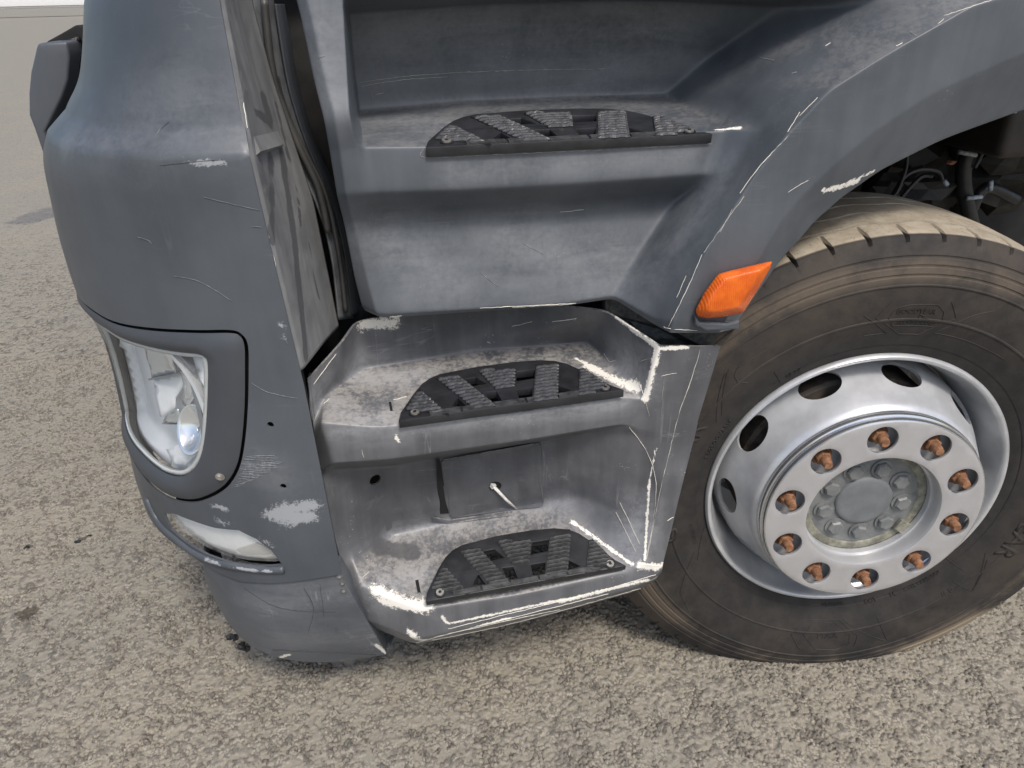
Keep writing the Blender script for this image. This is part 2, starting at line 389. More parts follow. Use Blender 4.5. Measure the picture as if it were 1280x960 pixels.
# ------------------------------------------------------------------ ground
def ground_mat():
    m, nt, B = new_mat('dusty_asphalt'); L = nt.links
    tc = N(nt, 'ShaderNodeTexCoord').outputs['Object']
    wob = N(nt, 'ShaderNodeTexNoise', Scale=60.0, Detail=3.0); L.new(tc, wob.inputs['Vector'])
    vm = N(nt, 'ShaderNodeVectorMath', operation='MULTIPLY_ADD'); L.new(wob.outputs['Color'], vm.inputs[0]); vm.inputs[1].default_value = (.012, .012, 0); L.new(tc, vm.inputs[2])
    v1 = N(nt, 'ShaderNodeTexVoronoi', Scale=85.0); L.new(vm.outputs[0], v1.inputs['Vector'])
    v2 = N(nt, 'ShaderNodeTexVoronoi', Scale=190.0); L.new(vm.outputs[0], v2.inputs['Vector'])
    med = noise(nt, tc, 28, 7, .65); big = noise(nt, tc, 1.6, 5, .6); fine = noise(nt, tc, 420, 4, .7)
    A = lambda n: N(nt, 'ShaderNodeAttribute', attribute_name=n).outputs['Fac']
    near = A('near'); far_ = math_(nt, 'SUBTRACT', 1.0, near)
    expo = step(nt, math_(nt, 'ADD', math_(nt, 'MULTIPLY', med, .75), math_(nt, 'MULTIPLY', big, .3)), .46, .66)
    stone = math_(nt, 'ADD', A('stone'), math_(nt, 'MULTIPLY', far_, math_(nt, 'MULTIPLY', step(nt, v1.outputs['Distance'], .62, .22), expo)))
    pit = math_(nt, 'ADD', A('pit'), math_(nt, 'MULTIPLY', far_, math_(nt, 'MULTIPLY', math_(nt, 'MULTIPLY', step(nt, v1.outputs['Distance'], .5, .75), step(nt, noise(nt, tc, 11, 5, .7), .5, .64)), .5)))
    dustc = mix(nt, step(nt, med, .3, .7), (.232, .217, .177), (.318, .299, .247))
    scol = math_(nt, 'ADD', A('sid'), math_(nt, 'MULTIPLY', far_, .5))
    stc = mix(nt, scol, (.085, .082, .075), (.205, .193, .168))
    grit = math_(nt, 'MULTIPLY', step(nt, v2.outputs['Distance'], .42, .62), step(nt, med, .40, .58))
    base = mix(nt, math_(nt, 'MULTIPLY', step(nt, math_(nt, 'ADD', stone, math_(nt, 'MULTIPLY', math_(nt, 'SUBTRACT', fine, .5), .9)), .42, .80), .85), dustc, stc)
    base = mix(nt, math_(nt, 'MULTIPLY', step(nt, math_(nt, 'ADD', pit, math_(nt, 'MULTIPLY', math_(nt, 'SUBTRACT', fine, .5), .8)), .30, .75), .8), base, (.050, .046, .042))
    base = mix(nt, math_(nt, 'MULTIPLY', grit, .62), base, (.07, .065, .058))
    base = mix(nt, math_(nt, 'MULTIPLY', step(nt, v2.outputs['Distance'], .3, .1), .3), base, (.36, .33, .29))
    base = mix(nt, math_(nt, 'MULTIPLY', step(nt, fine, .35, .75), .25), base, (.40, .36, .31))
    base = mix(nt, step(nt, big, .3, .75), base, mix(nt, 1.0, base, (1.12, 1.09, 1.05), 'MULTIPLY'))
    # damp gravel patch and oily spots, each at its own place
    sepp = N(nt, 'ShaderNodeSeparateXYZ'); L.new(tc, sepp.inputs[0])
    def spot(px, py, rx, ry, rot=0.0, am=.5):
        c = at(px, py, Z=0); mp = N(nt, 'ShaderNodeMapping'); mp.vector_type = 'TEXTURE'
        mp.inputs['Location'].default_value = tuple(c); mp.inputs['Rotation'].default_value = (0, 0, rot); mp.inputs['Scale'].default_value = (rx, ry, 1)
        L.new(tc, mp.inputs['Vector']); ln = N(nt, 'ShaderNodeVectorMath', operation='LENGTH'); L.new(mp.outputs[0], ln.inputs[0])
        v = math_(nt, 'ADD', ln.outputs['Value'], math_(nt, 'MULTIPLY', math_(nt, 'SUBTRACT', noise(nt, tc, 14, 6, .7), .5), am*3))
        return step(nt, v, 1.0, .8)
    a, b = at(0, 288, Z=0), at(70, 262, Z=0); an = math.atan2(b[1]-a[1], b[0]-a[0])
    wet = spot(52, 268, .30, .16, an, .5)
    wetc = mix(nt, scol, (.06, .06, .06), (.17, .165, .155))
    base = mix(nt, math_(nt, 'MULTIPLY', wet, .85), base, wetc)
    br = spot(40, 765, .032, .024, .3, 1.1); base = mix(nt, math_(nt, 'MULTIPLY', br, .75), base, (.05, .042, .03))
    for q in ((104, 673, .016, .010), (35, 684, .012, .009)):
        s_ = spot(q[0], q[1], q[2], q[3], .4, .9); base = mix(nt, math_(nt, 'MULTIPLY', s_, .7), base, (.045, .042, .04))
    L.new(base, B.inputs['Base Color']); B.inputs['Roughness'].default_value = .85; B.inputs['Specular IOR Level'].default_value = .25
    h = math_(nt, 'MULTIPLY', far_, math_(nt, 'ADD', math_(nt, 'MULTIPLY', stone, .5), math_(nt, 'MULTIPLY', med, .9)))
    p = bump(nt, B, h, .6, .006); bump(nt, B, fine, .5, .0012, p)
    return m
GM = ground_mat()
g = mesh_obj('ground', [(-400, -100, -.006), (300, -100, -.006), (300, 420, -.006), (-400, 420, -.006)], [(0, 1, 2, 3)], GM, None, False); g['kind'] = 'structure'
def near_ground(x0, x1, y0, y1, d, far_fade):
    """the asphalt round the truck corner with every stone modelled"""
    X = np.linspace(x0, x1, int((x1-x0)/d)); Y = np.linspace(y0, y1, int((y1-y0)/d)); nx, ny = len(X), len(Y)
    gx, gy = np.meshgrid(X, Y); rs = np.random.RandomState(11)
    def vnoise(x, y, s, seed):
        r = np.random.RandomState(seed).rand(64, 64); xi = x*s; yi = y*s; i = np.floor(xi).astype(int); j = np.floor(yi).astype(int); fx = xi-i; fy = yi-j
        fx = fx*fx*(3-2*fx); fy = fy*fy*(3-2*fy)
        return (r[j%64,i%64]*(1-fx)+r[j%64,(i+1)%64]*fx)*(1-fy) + (r[(j+1)%64,i%64]*(1-fx)+r[(j+1)%64,(i+1)%64]*fx)*fy
    def fb(s, seed, o=4): return sum(vnoise(gx, gy, s*2**k, seed+k)*.5**k for k in range(o))/sum(.5**k for k in range(o))
    wx = gx + .007*(fb(70, 1, 3)-.5)*2; wy = gy + .007*(fb(70, 5, 3)-.5)*2
    def cells(cs, seed):
        R = np.random.RandomState(seed); jx, jy, rad, idd = (R.rand(256, 256) for _ in range(4))
        ci = np.floor(wx/cs).astype(int); cj = np.floor(wy/cs).astype(int); b1 = np.full(gx.shape, 9.); b2 = np.full(gx.shape, 9.); sid = np.zeros(gx.shape); rr = np.zeros(gx.shape)
        for a in (-1, 0, 1):
            for c in (-1, 0, 1):
                I = (ci+a) % 256; J = (cj+c) % 256; px = (ci+a+.1+.8*jx[J, I])*cs; py = (cj+c+.1+.8*jy[J, I])*cs
                q = np.hypot(wx-px, wy-py)/cs; n1 = q < b1; b2 = np.where(n1, b1, np.minimum(b2, q)); sid = np.where(n1, idd[J, I], sid); rr = np.where(n1, rad[J, I], rr); b1 = np.where(n1, q, b1)
        return b1, b2, sid, rr
    b1, b2, sid, rr = cells(.0098, 21); edge = b2 - b1
    exposed = np.clip((fb(18, 31, 5) - .48)*1.5 + (rr - .5)*1.7 + .55, .08, 1)       # how far a stone stands out of the dust
    dome = np.clip(1 - (b1/(.42+.3*rr))**2, 0, 1)**.6
    pit = np.clip(1.15 - edge/.30, 0, 1)*np.clip((fb(26, 41, 4) - .40)*6, 0, 1)*np.clip(exposed*1.5, 0, 1)
    fine = fb(330, 51, 2) - .5
    h = dome*exposed*.0050 - pit*.0060 + (fb(30, 61, 3) - .5)*.0032 + fine*.0011
    near = np.ones(gx.shape) if not far_fade else np.clip((Y[-1] - gy)/far_fade, 0, 1)
    h = h*near - .005*(1 - near); dome = dome*near; pit = pit*near
    ok = np.ones((ny-1, nx-1), bool)
    idx = np.arange(nx*ny).reshape(ny, nx); q = np.stack([idx[:-1, :-1], idx[:-1, 1:], idx[1:, 1:], idx[1:, :-1]], -1)[ok]
    me = bpy.data.meshes.new('asphalt'); me.vertices.add(nx*ny); me.vertices.foreach_set('co', np.stack([gx, gy, h - .0005], -1).astype(np.float32).ravel())
    me.loops.add(q.size); me.loops.foreach_set('vertex_index', q.astype(np.int32).ravel()); me.polygons.add(len(q)); me.polygons.foreach_set('loop_start', np.arange(0, q.size, 4, dtype=np.int32)); me.polygons.foreach_set('loop_total', np.full(len(q), 4, np.int32))
    me.update(calc_edges=True)
    for nme, arr in (('stone', dome**.5*exposed), ('pit', pit), ('sid', sid)):
        at_ = me.attributes.new(nme, 'FLOAT', 'POINT'); at_.data.foreach_set('value', arr.astype(np.float32).ravel())
    at_ = me.attributes.new('near', 'FLOAT', 'POINT'); at_.data.foreach_set('value', near.astype(np.float32).ravel())
    o = link('asphalt', me, GM, None, True); o['kind'] = 'structure'; return o
for q_ in ((-1.6, .75, -.34, .9, .0027, 0), (-3.0, -1.6, -.34, 2.1, .0036, 0), (-1.6, -1.05, .9, 2.1, .0040, 0), (-7.0, -1.5, 2.1, 5.2, .0092, 2.0)): near_ground(*q_)

# ------------------------------------------------------------------ the truck
def empty(name, loc, parent=None):
    o = bpy.data.objects.new(name, None); col.objects.link(o); o.location = loc; o.empty_display_size = .1
    if parent: setp(o, parent)
    return o
truck = empty('truck', (0.3, 0.9, 0.0))
truck['label'] = 'grey plastic lower front corner of a truck with scuffed cab steps, headlight and front wheel'
truck['category'] = 'truck'
T = truck

# ---- bumper corner: plan section is a quarter of an ellipse whose nose length follows the silhouette
YC, BB = 0.40, 0.43
Z1, Z2 = at(308, 163, Y=-.015)[2], at(312, 193, Y=-.03)[2]
def prof(z):
    """the mould line: upright below, a bevel that faces up, then a neck that leans back"""
    z = np.asarray(z, float); s = np.clip((z - Z2)/(Z1 - Z2), 0, 1)
    return -.024*s - .040*np.clip((z - Z1)/.17, 0, 1.2)**.9
def edge_at(px, py):
    p = at(px, py, Y=-.03)
    for _ in range(5): p = at(px, py, Y=-.03 - float(prof(p[2])))
    return p
EDGE = [edge_at(*p) for p in ((268, -60), (275, 0), (292, 92), (302, 146), (308, 163), (312, 193), (345, 335), (380, 480), (428, 720), (446, 800))]
EDGE.sort(key=lambda e: -e[2]); EZ = np.array([e[2] for e in EDGE])[::-1]; EX = np.array([e[0] for e in EDGE])[::-1]
SIL = [(-60, 118), (0, 109), (60, 107), (100, 103), (130, 90), (160, 69), (182, 57), (208, 58), (240, 65), (290, 76), (340, 91), (380, 107), (420, 130), (480, 147), (540, 160), (580, 169), (630, 187), (660, 208), (700, 245), (740, 262), (780, 285), (830, 345)]
def silx(py): return np.interp(py, [s[0] for s in SIL], [s[1] for s in SIL])
ph_ = np.linspace(0, 2.2, 300)
def plan(phi, a, xe):
    phi = np.asarray(phi, float)
    x = np.where(phi < math.pi/2, xe - a*np.sin(np.minimum(phi, math.pi/2)), xe - a)
    y = np.where(phi < math.pi/2, YC - BB*np.cos(np.minimum(phi, math.pi/2)), YC + (phi - math.pi/2)*BB)
    return x, y
ZT = np.linspace(.15, 1.5, 110); AT = []
for z in ZT:
    xe = np.interp(z, EZ, EX); lo, hi = .05, .9
    for _ in range(40):
        a = (lo + hi)/2; x, y = plan(ph_, a, xe); mx = -np.sin(np.minimum(ph_, math.pi/2))*BB; my = -np.cos(np.minimum(ph_, math.pi/2))*a; ml_ = np.hypot(mx, my); x = x + mx/ml_*prof(z); y = y + my/ml_*prof(z); q = pj(np.stack([x, y, np.full_like(x, z)], 1)); k = q[:, 0].argmin()
        if q[k, 0] > silx(q[k, 1]): lo = a
        else: hi = a
    AT.append((lo+hi)/2)
AT = np.array(AT); AT = np.convolve(np.pad(AT, 1, 'edge'), [.25, .5, .25], 'valid')
def bsurf(phi, z, off=0.0):
    phi = np.atleast_1d(np.asarray(phi, float)); z = np.atleast_1d(np.asarray(z, float))
    a = np.interp(z, ZT, AT); xe = np.interp(z, EZ, EX); x, y = plan(phi, a, xe)
    nx = -np.sin(np.minimum(phi, math.pi/2))*BB; ny = -np.cos(np.minimum(phi, math.pi/2))*a; l = np.hypot(nx, ny)
    d = off + prof(z)
    return np.stack([x + nx/l*d, y + ny/l*d, z], 1)
GP, GZ = np.meshgrid(np.linspace(0, 1.75, 90), np.linspace(.16, 1.48, 120)); GPX = pj(bsurf(GP.ravel(), GZ.ravel())); GPF, GZF = GP.ravel(), GZ.ravel()
def to_pz(px, py):
    i = ((GPX[:, 0]-px)**2 + (GPX[:, 1]-py)**2 + 40*GPF).argmin(); v = np.array([GPF[i], GZF[i]])
    for _ in range(12):
        f = pj(bsurf(v[0], v[1]))[0] - (px, py); h = 1e-4
        J = np.stack([(pj(bsurf(v[0]+h, v[1]))[0]-(px, py)-f)/h, (pj(bsurf(v[0], v[1]+h))[0]-(px, py)-f)/h], 1)
        try: d = np.linalg.solve(J + 1e-3*np.eye(2), f)
        except Exception: break
        v = v - np.clip(d, -.08, .08); v[0] = np.clip(v[0], -.05, 1.75)
    return v
KP = .40    # metres of skin per radian of phi, for even triangles
def outline_pz(pts, stepm=.012, closed=True):
    q = np.array([p if len(p) == 3 else (*to_pz(*p), 0) for p in pts])[:, :2] * (KP, 1)
    if closed: q = np.vstack([q, q[:1]])
    q = resample(q, stepm); return q[:-1] if closed else q
def bsheet(name, outline, holes, off, mat, parent, step_=.012, thick=.004, lines=()):
    v, f = sheet2d(outline, holes, step_, lines); P = bsurf(v[:, 0]/KP, v[:, 1], off)
    o = mesh_obj(name, P, f, mat, parent); flip_to(o, CAM)
    if thick: solid(o, thick); bake(o)
    return o
HL_OUT = [(112, 381), (135, 396), (160, 404), (200, 409), (250, 411), (290, 411), (304, 417), (311, 430), (312, 460), (311, 510), (307, 555), (300, 585), (285, 608), (262, 622), (240, 627), (215, 622), (192, 607), (175, 585), (165, 566)]
def beyond(pts, first, last, extra=.45):
    """close an outline round the far side of the nose"""
    f, l = to_pz(*first), to_pz(*last)
    q = [to_pz(*p) for p in pts]; q = [(a, b, 0) for a, b in q]
    return q + [(l[0]+extra, l[1], 0), (l[0]+extra, (l[1]+f[1])/2, 0), (f[0]+extra, f[1], 0)]
HL = outline_pz(beyond([tuple(p) for p in smooth_curve(HL_OUT, 4)], HL_OUT[0], HL_OUT[-1]))
FOG_OUT = [(207, 640), (222, 641), (245, 650), (270, 658), (300, 661), (322, 672), (340, 686), (354, 704), (330, 706), (295, 703), (262, 692), (236, 677), (216, 660)]
FOG = outline_pz(FOG_OUT, .008)
ztop = 1.372; rb = to_pz(426, 716); lb = to_pz(252, 700)
BOT = [(426, 716), (400, 720), (340, 727), (300, 724), (275, 714), (252, 700)]
body = [(0, ztop, 0), (0, rb[1], 0)] + BOT[1:] + [(lb[0]+.1, lb[1]+.01, 0), (2.6, lb[1]+.02, 0), (2.6, ztop, 0)]
bo = outline_pz(body, .014); bo[:, 0] = np.maximum(bo[:, 0], 0)
bumper = bsheet('bumper', bo, [HL, FOG], 0.0, M_BUMP, T, .012, .004, [np.array([(x_, z_) for x_ in np.arange(.004, 2.55, .006)]) for z_ in (Z1, Z1 - .004, Z2 + .003, Z2)])
backing = outline_pz([(.03, ztop - .01, 0), (.03, rb[1], 0), (lb[0]+.1, lb[1]-.02, 0), (2.6, lb[1], 0), (2.6, ztop - .01, 0)], .03)
bsheet('bumper_dark_backing', backing, [], -.075, M_VOID, bumper, .03, .003)  # black sheet added so the holes and gaps in the bumper read dark
# holes for two missing clips
def drill(tree, px, py, r, depth=.03):
    h, n = hit(tree, px, py)
    if n @ (CAM - h) < 0: n = -n
    p, v = ngon_prism(h + n*depth, -n, r, depth*2, 20); return prism('bore', p, v), h, n
tr = bvh(bumper); cs = [drill(tr, 338, 531, .0052)[0], drill(tr, 354, 608, .0052)[0]]; cut(bumper, cs); sharp(bumper, 46)
wear(bumper, [([(340, 645), (362, 636), (392, 632)], .012), ([(352, 650), (388, 645)], .012), ([(270, 650), (280, 652)], .005), ([(268, 634), (282, 637)], .004), ([(322, 672), (338, 682)], .004), ([(352, 408), (358, 428)], .003), ([(240, 203), (285, 200)], .0035)])
wear(bumper, [([(180, 150), (250, 130)], .05), ([(80, 180), (300, 165)], .03), ([(298, 570), (350, 600)], .03)], 'haze_rub_lit')  # light on the upward-facing neck and ridge painted in; last stroke is rubbing
scratches(bumper, [([(255, 246), (290, 255), (325, 263)], .0006), ([(218, 345), (250, 352), (290, 376)], .0004), ([(314, 478), (335, 490), (372, 498)], .0006), ([(195, 170), (200, 162), (212, 152)], .0006), ([(200, 206), (240, 202), (277, 199)], .0008), ([(260, 455), (240, 440)], .0003), ([(172, 296), (185, 300), (190, 305)], .0005), ([(315, 283), (327, 284)], .0008), *[([(305 - .62*k + random.uniform(-6, 6), 571 + 2.1*k), (349 - (k > 8)*(k - 8)*4.5 + random.uniform(-8, 5), 569 + 2.1*k)], random.uniform(.0016, .0034)) for k in range(19)], ([(352, 418), (360, 430)], .0016), ([(349, 424), (358, 420)], .0013)], M_SCRG)
# the return face that folds back towards the door
rl = [(268, -40), (275, 0), (310, 190), (345, 335), (371, 466)]; rrr = [(312, -20), (318, 12), (342, 100), (392, 250), (424, 408)]
rows = []
for (a, b), s in zip(zip(rl, rrr), range(5)):
    A_ = at(*a, Y=-.026); A_ = bsurf(0, A_[2], -.0005)[0] + np.array([.002, .011, 0]); B_ = at(*b, Y=.17); m1 = A_*.7 + B_*.3; m2 = A_*.35 + B_*.65
    rows.append([A_ + np.array([-.004, -.001, 0]), A_ + (0.001, .006, 0), m1 + np.array([-.002, 0, 0]), m2 + np.array([-.003, 0, 0]), B_])
ret = grid('bumper_return', rows, [.02]*5, [.003, .003, .03, .03, .02], M_RET, bumper, 2, .004)
wear(ret, [([(330, 125), (338, 150)], .012), ([(320, 140), (336, 152)], .006), ([(338, 190), (340, 260), (340, 300)], .0085), ([(352, 190), (368, 300), (384, 460)], .010), ([(345, 130), (362, 200)], .004), ([(372, 240), (376, 285)], .004), ([(385, 300), (398, 370)], .0025)], 'wet')
scratches(ret, [([(304, 128), (309, 160)], .0012), ([(310, 190), (345, 335)], .0006), ([(330, 15), (334, 20)], .004)], M_SCR)
# wedge where the upward-facing ridge bevel runs on over the return face
t_ = bvh(ret); q = [hit(t_, *p)[0] for p in ((317, 171), (347, 164), (350, 181), (320, 190))]
nn = np.cross(q[1]-q[0], q[3]-q[0]); nn /= np.linalg.norm(nn); nn = nn if nn @ (CAM-q[0]) > 0 else -nn
up_ = [q[0] + nn*.0004, q[1] + nn*.0004, q[2] + nn*.006, q[3] + nn*.006]; lo_ = [q[3]*1.0 + (q[3]-q[0])*.25 - nn*.001, q[2] + (q[2]-q[1])*.25 - nn*.001]
mesh_obj('ridge_end', up_ + lo_ + [q[0] - nn*.001, q[1] - nn*.001], [(0, 1, 2, 3), (3, 2, 5, 4), (0, 3, 4, 6), (1, 7, 5, 2), (0, 6, 7, 1), (4, 5, 7, 6)], M_RET, bumper, False)

# ---- headlight: bezel, lens, housing behind
LENS_OUT = [(134, 411), (150, 421), (172, 429), (200, 436), (225, 440), (246, 442), (256, 446), (260, 455), (260, 490), (258, 530), (254, 560), (247, 580), (235, 592), (222, 595), (205, 590), (188, 578), (175, 565)]
cen = np.array([HL[:, 0].mean(), HL[:, 1].mean()])
def inset(P, d):
    P = np.asarray(P); n = len(P); t = np.roll(P, -1, 0) - np.roll(P, 1, 0); nn = np.stack([t[:, 1], -t[:, 0]], 1); nn /= np.linalg.norm(nn, axis=1)[:, None] + 1e-9
    ar = np.sum(P[:, 0]*np.roll(P[:, 1], -1) - np.roll(P[:, 0], -1)*P[:, 1]); s = -1 if ar > 0 else 1
    return P + nn*d*s
headlight = empty('headlight', tuple(bsurf(.6, .75, 0)[0]), T)
LN = outline_pz(beyond([tuple(p) for p in smooth_curve(LENS_OUT, 4)], LENS_OUT[0], LENS_OUT[-1], .40), .010)
BZ = inset(HL, .006)
def bez_sheet():
    v, f = sheet2d(BZ, [LN], .012)
    d = np.minimum(seg_dist(v, BZ), .02)
    off = .002 + .007*np.sin(np.clip(d/.02, 0, 1)*math.pi/2); dl = seg_dist(v, LN); off -= .008*np.clip(1 - dl/.012, 0, 1)
    a = bsurf(v[:, 0]/KP, v[:, 1], 0.0); b = bsurf(v[:, 0]/KP, v[:, 1], 1.0)
    o = mesh_obj('bezel', a + (b-a)*off[:, None], f, M_BEZ, headlight); flip_to(o, CAM); solid(o, .02); bake(o); sharp(o, 50); return o
bezel = bez_sheet()
# lens of clear, slightly hazed polycarbonate
def lens_mat(name, hazev, tint):
    m, nt, B = new_mat(name); L = nt.links; tc = N(nt, 'ShaderNodeTexCoord').outputs['Object']
    tr_ = N(nt, 'ShaderNodeBsdfTransparent'); tr_.inputs[0].default_value = (.97, .98, .98, 1)
    gl = N(nt, 'ShaderNodeBsdfGlossy', Roughness=.03); df = N(nt, 'ShaderNodeBsdfDiffuse'); df.inputs[0].default_value = (*tint, 1)
    fr = N(nt, 'ShaderNodeFresnel', IOR=1.5)
    a = nt.nodes.new('ShaderNodeMixShader'); L.new(tr_.outputs[0], a.inputs[1]); L.new(df.outputs[0], a.inputs[2])
    L.new(math_(nt, 'MULTIPLY', step(nt, noise(nt, tc, 9, 4), .2, .8), hazev*2, clamp=True), a.inputs[0])
    b = nt.nodes.new('ShaderNodeMixShader'); L.new(a.outputs[0], b.inputs[1]); L.new(gl.outputs[0], b.inputs[2]); L.new(math_(nt, 'MULTIPLY', fr.outputs[0], .5), b.inputs[0])
    L.new(b.outputs[0], nt.nodes['Material Output'].inputs[0]); return m
M_LENS = lens_mat('headlight_lens', .05, (.8, .82, .82))
lens = bsheet('lens', inset(LN, .0015), [], -.0035, M_LENS, headlight, .012, 0)
M_CLEAR_RIM = simple('lens_rim', (.46, .48, .47), .25, var=.05, nscale=20, b=0)
ring_v, ring_f = sheet2d(LN, [inset(LN, .008)], .006)
rim_o = mesh_obj('lens_rim', bsurf(ring_v[:, 0]/KP, ring_v[:, 1], -.0015), ring_f, M_CLEAR_RIM, headlight); flip_to(rim_o, CAM); solid(rim_o, .006); bake(rim_o)
M_CHROME = simple('chrome_reflector', (.93, .94, .95), .16, .85, var=.03, nscale=6, b=0)
M_SATIN = simple('satin_reflector', (.90, .91, .92), .25, .2, var=.05, nscale=6, b=0)
M_TRIM = simple('lamp_trim', (.30, .32, .34), .35, .3, var=.08, nscale=10, b=0)
def lsheet(name, outl, offs, mat, st=.012):
    v, f = sheet2d(outl, [], st); off = np.array([offs(p) for p in v])
    a = bsurf(v[:, 0]/KP, v[:, 1], 0.0); b = bsurf(v[:, 0]/KP, v[:, 1], 1.0)
    o = mesh_obj(name, a + (b-a)*off[:, None], f, mat, headlight); flip_to(o, CAM); solid(o, .002); bake(o); return o
def pzk(px, py): v = to_pz(px, py); return np.array([v[0]*KP, v[1]])
bowl_c = pzk(212, 520); bowl2 = pzk(190, 470)
M_LWHITE = simple('lamp_sky_white', (.93, .94, .94), .25, .0, var=.04, nscale=12, b=0)  # white stands in for bright sky mirrored by the chrome
def lfacet(name, pts, d0, slope, mat):
    q = outline_pz(pts, .006); c = q.mean(0); lsheet(name, q, lambda p: d0 + slope[0]*(p[0]-c[0]) + slope[1]*(p[1]-c[1]), mat, .010)
lsheet('housing', inset(LN, -.004), lambda p: -.014 - .030*min(1, seg_dist([p], LN)[0]/.02), M_LWHITE)
lfacet('reflector', [(158, 431), (188, 439), (199, 462), (203, 474), (172, 479), (164, 455)], -.026, (.0, -.05), M_CHROME)
lfacet('reflector', [(173, 481), (203, 477), (208, 487), (206, 498), (203, 506), (206, 516), (194, 524), (184, 506)], -.026, (.1, -.35), M_LWHITE)
lfacet('reflector', [(190, 440), (205, 443), (226, 472), (236, 500), (226, 506), (214, 522), (207, 516), (204, 505), (209, 490), (204, 474)], -.030, (-.1, .0), M_CHROME)
lfacet('reflector', [(224, 446), (254, 450), (255, 485), (246, 476)], -.018, (.1, -.5), M_LWHITE)
lfacet('reflector', [(194, 526), (207, 519), (214, 540), (190, 536)], -.022, (.2, .1), M_CHROME)
lfacet('reflector', [(196, 568), (224, 558), (236, 574), (224, 586), (210, 583)], -.022, (.0, -.5), M_LWHITE)
def bowl(name, c, r, front, deep, mat, hx=1.0):
    P_ = bsurf(c[0]/KP, c[1], front)[0]; nrm = bsurf(c[0]/KP, c[1], front+1)[0] - P_
    nrm = nrm + np.array([-.15, -.1, .55]); nrm /= np.linalg.norm(nrm)
    u = np.cross([0, 0, 1], nrm); u /= np.linalg.norm(u); w = np.cross(nrm, u); V = []; n = 40; m = 9
    for j in range(m):
        t = j/(m-1); rr_ = r*(0.08 + .92*t)
        for k in range(n):
            a = 2*math.pi*k/n; V.append(P_ - nrm*deep*(1-t*t) + rr_*(math.cos(a)*u*hx + math.sin(a)*w))
    F_ = [(j*n+k, j*n+(k+1) % n, (j+1)*n+(k+1) % n, (j+1)*n+k) for j in range(m-1) for k in range(n)]
    o = mesh_obj(name, V, F_, mat, headlight); solid(o, .002); bake(o)
    return o
bowl('reflector_bowl', pzk(229, 543), .043, -.016, .018, M_CHROME, .75)
def blade(name, pts, w, o0, o1, mat):
    P_ = [pzk(*p) for p in pts]; V = []
    for i, p in enumerate(P_):
        d = P_[min(i+1, len(P_)-1)] - P_[max(i-1, 0)]; d /= np.linalg.norm(d); s = np.array([d[1], -d[0]])*w
        for q, o_ in ((p - s, o0), (p + s, o0), (p + s*.6, o1), (p - s*.6, o1)): V.append(bsurf(q[0]/KP, q[1], o_)[0])
    F_ = [(4*i+j, 4*i+(j+1) % 4, 4*i+4+(j+1) % 4, 4*i+4+j) for i in range(len(P_)-1) for j in range(4)] + [(0, 1, 2, 3), (4*len(P_)-1, 4*len(P_)-2, 4*len(P_)-3, 4*len(P_)-4)]
    o = mesh_obj(name, V, F_, mat, headlight); sharp(o, 40); return o
blade('divider', smooth_curve([(202, 441), (222, 462), (240, 490), (252, 520)], 5), .004, -.008, -.03, M_LWHITE)
blade('divider', smooth_curve([(233, 478), (240, 505), (247, 535), (250, 560)], 5), .0045, -.010, -.028, M_TRIM)
blade('divider', smooth_curve([(214, 444), (228, 458), (238, 468)], 5), .0035, -.009, -.03, M_TRIM)
blade('divider', [(172, 480), (203, 476)], .0015, -.018, -.03, M_TRIM)
tb = bvh(bezel)
h, n_ = hit(tb, 275, 596); n_ = n_ if n_ @ (CAM-h) > 0 else -n_
p_, v_ = ngon_prism(h - n_*.001, n_, .0075, .002, 20); o = prism('screw', p_, v_, M_SCREW, headlight)
p_, v_ = ngon_prism(h + n_*.001, n_, .0045, .003, 6); o = prism('screw_head', p_, v_, M_SCREW, headlight)
# black cavity behind the bezel gap
bsheet('headlight_pocket', inset(HL, -.01), [inset(HL, .03)], -.022, M_VOID, headlight, .02, .002)
# ---- fog lamp in its slot
fog = empty('fog_lamp', tuple(bsurf(.5, .55, 0)[0]), T)
FI = inset(FOG, .004)
bsheet('fog_pocket', inset(FOG, -.03), [], -.034, M_VOID, fog, .014, .002)
M_FOG = lens_mat('fog_lens', .15, (.86, .86, .83))
FL = outline_pz([tuple(p) for p in smooth_curve([(209, 642), (224, 643.5), (246, 652), (270, 659.5), (300, 663), (322, 674), (340, 688), (352, 702), (330, 704), (295, 700), (262, 689), (236, 673), (218, 658)], 4, True)], .006)
fl = bsheet('lens', FL, [], -.005, M_FOG, fog, .010, 0)
bsheet('reflector', FL, [], -.012, simple('fog_reflector', (.92, .92, .90), .3, .0, var=.05, nscale=10, b=0), fog, .010, .002)
P3 = [bsurf(*(to_pz(*p)), -.007)[0] for p in ((262, 660), (285, 662), (322, 676), (350, 702), (300, 690))]
P3 and prism('beige_reflection', [bsurf(*(to_pz(*p)), -.0085)[0] for p in ((292, 691), (318, 683), (345, 697), (330, 701), (300, 698))], (bsurf(*to_pz(300, 675), -.009)[0]-bsurf(*to_pz(300, 675), -.007)[0]), simple('fog_reflection_beige', (.60, .58, .53), .3, .2, var=.05, nscale=10, b=0), fog)  # beige plate: a reflection in the lamp put into its colour
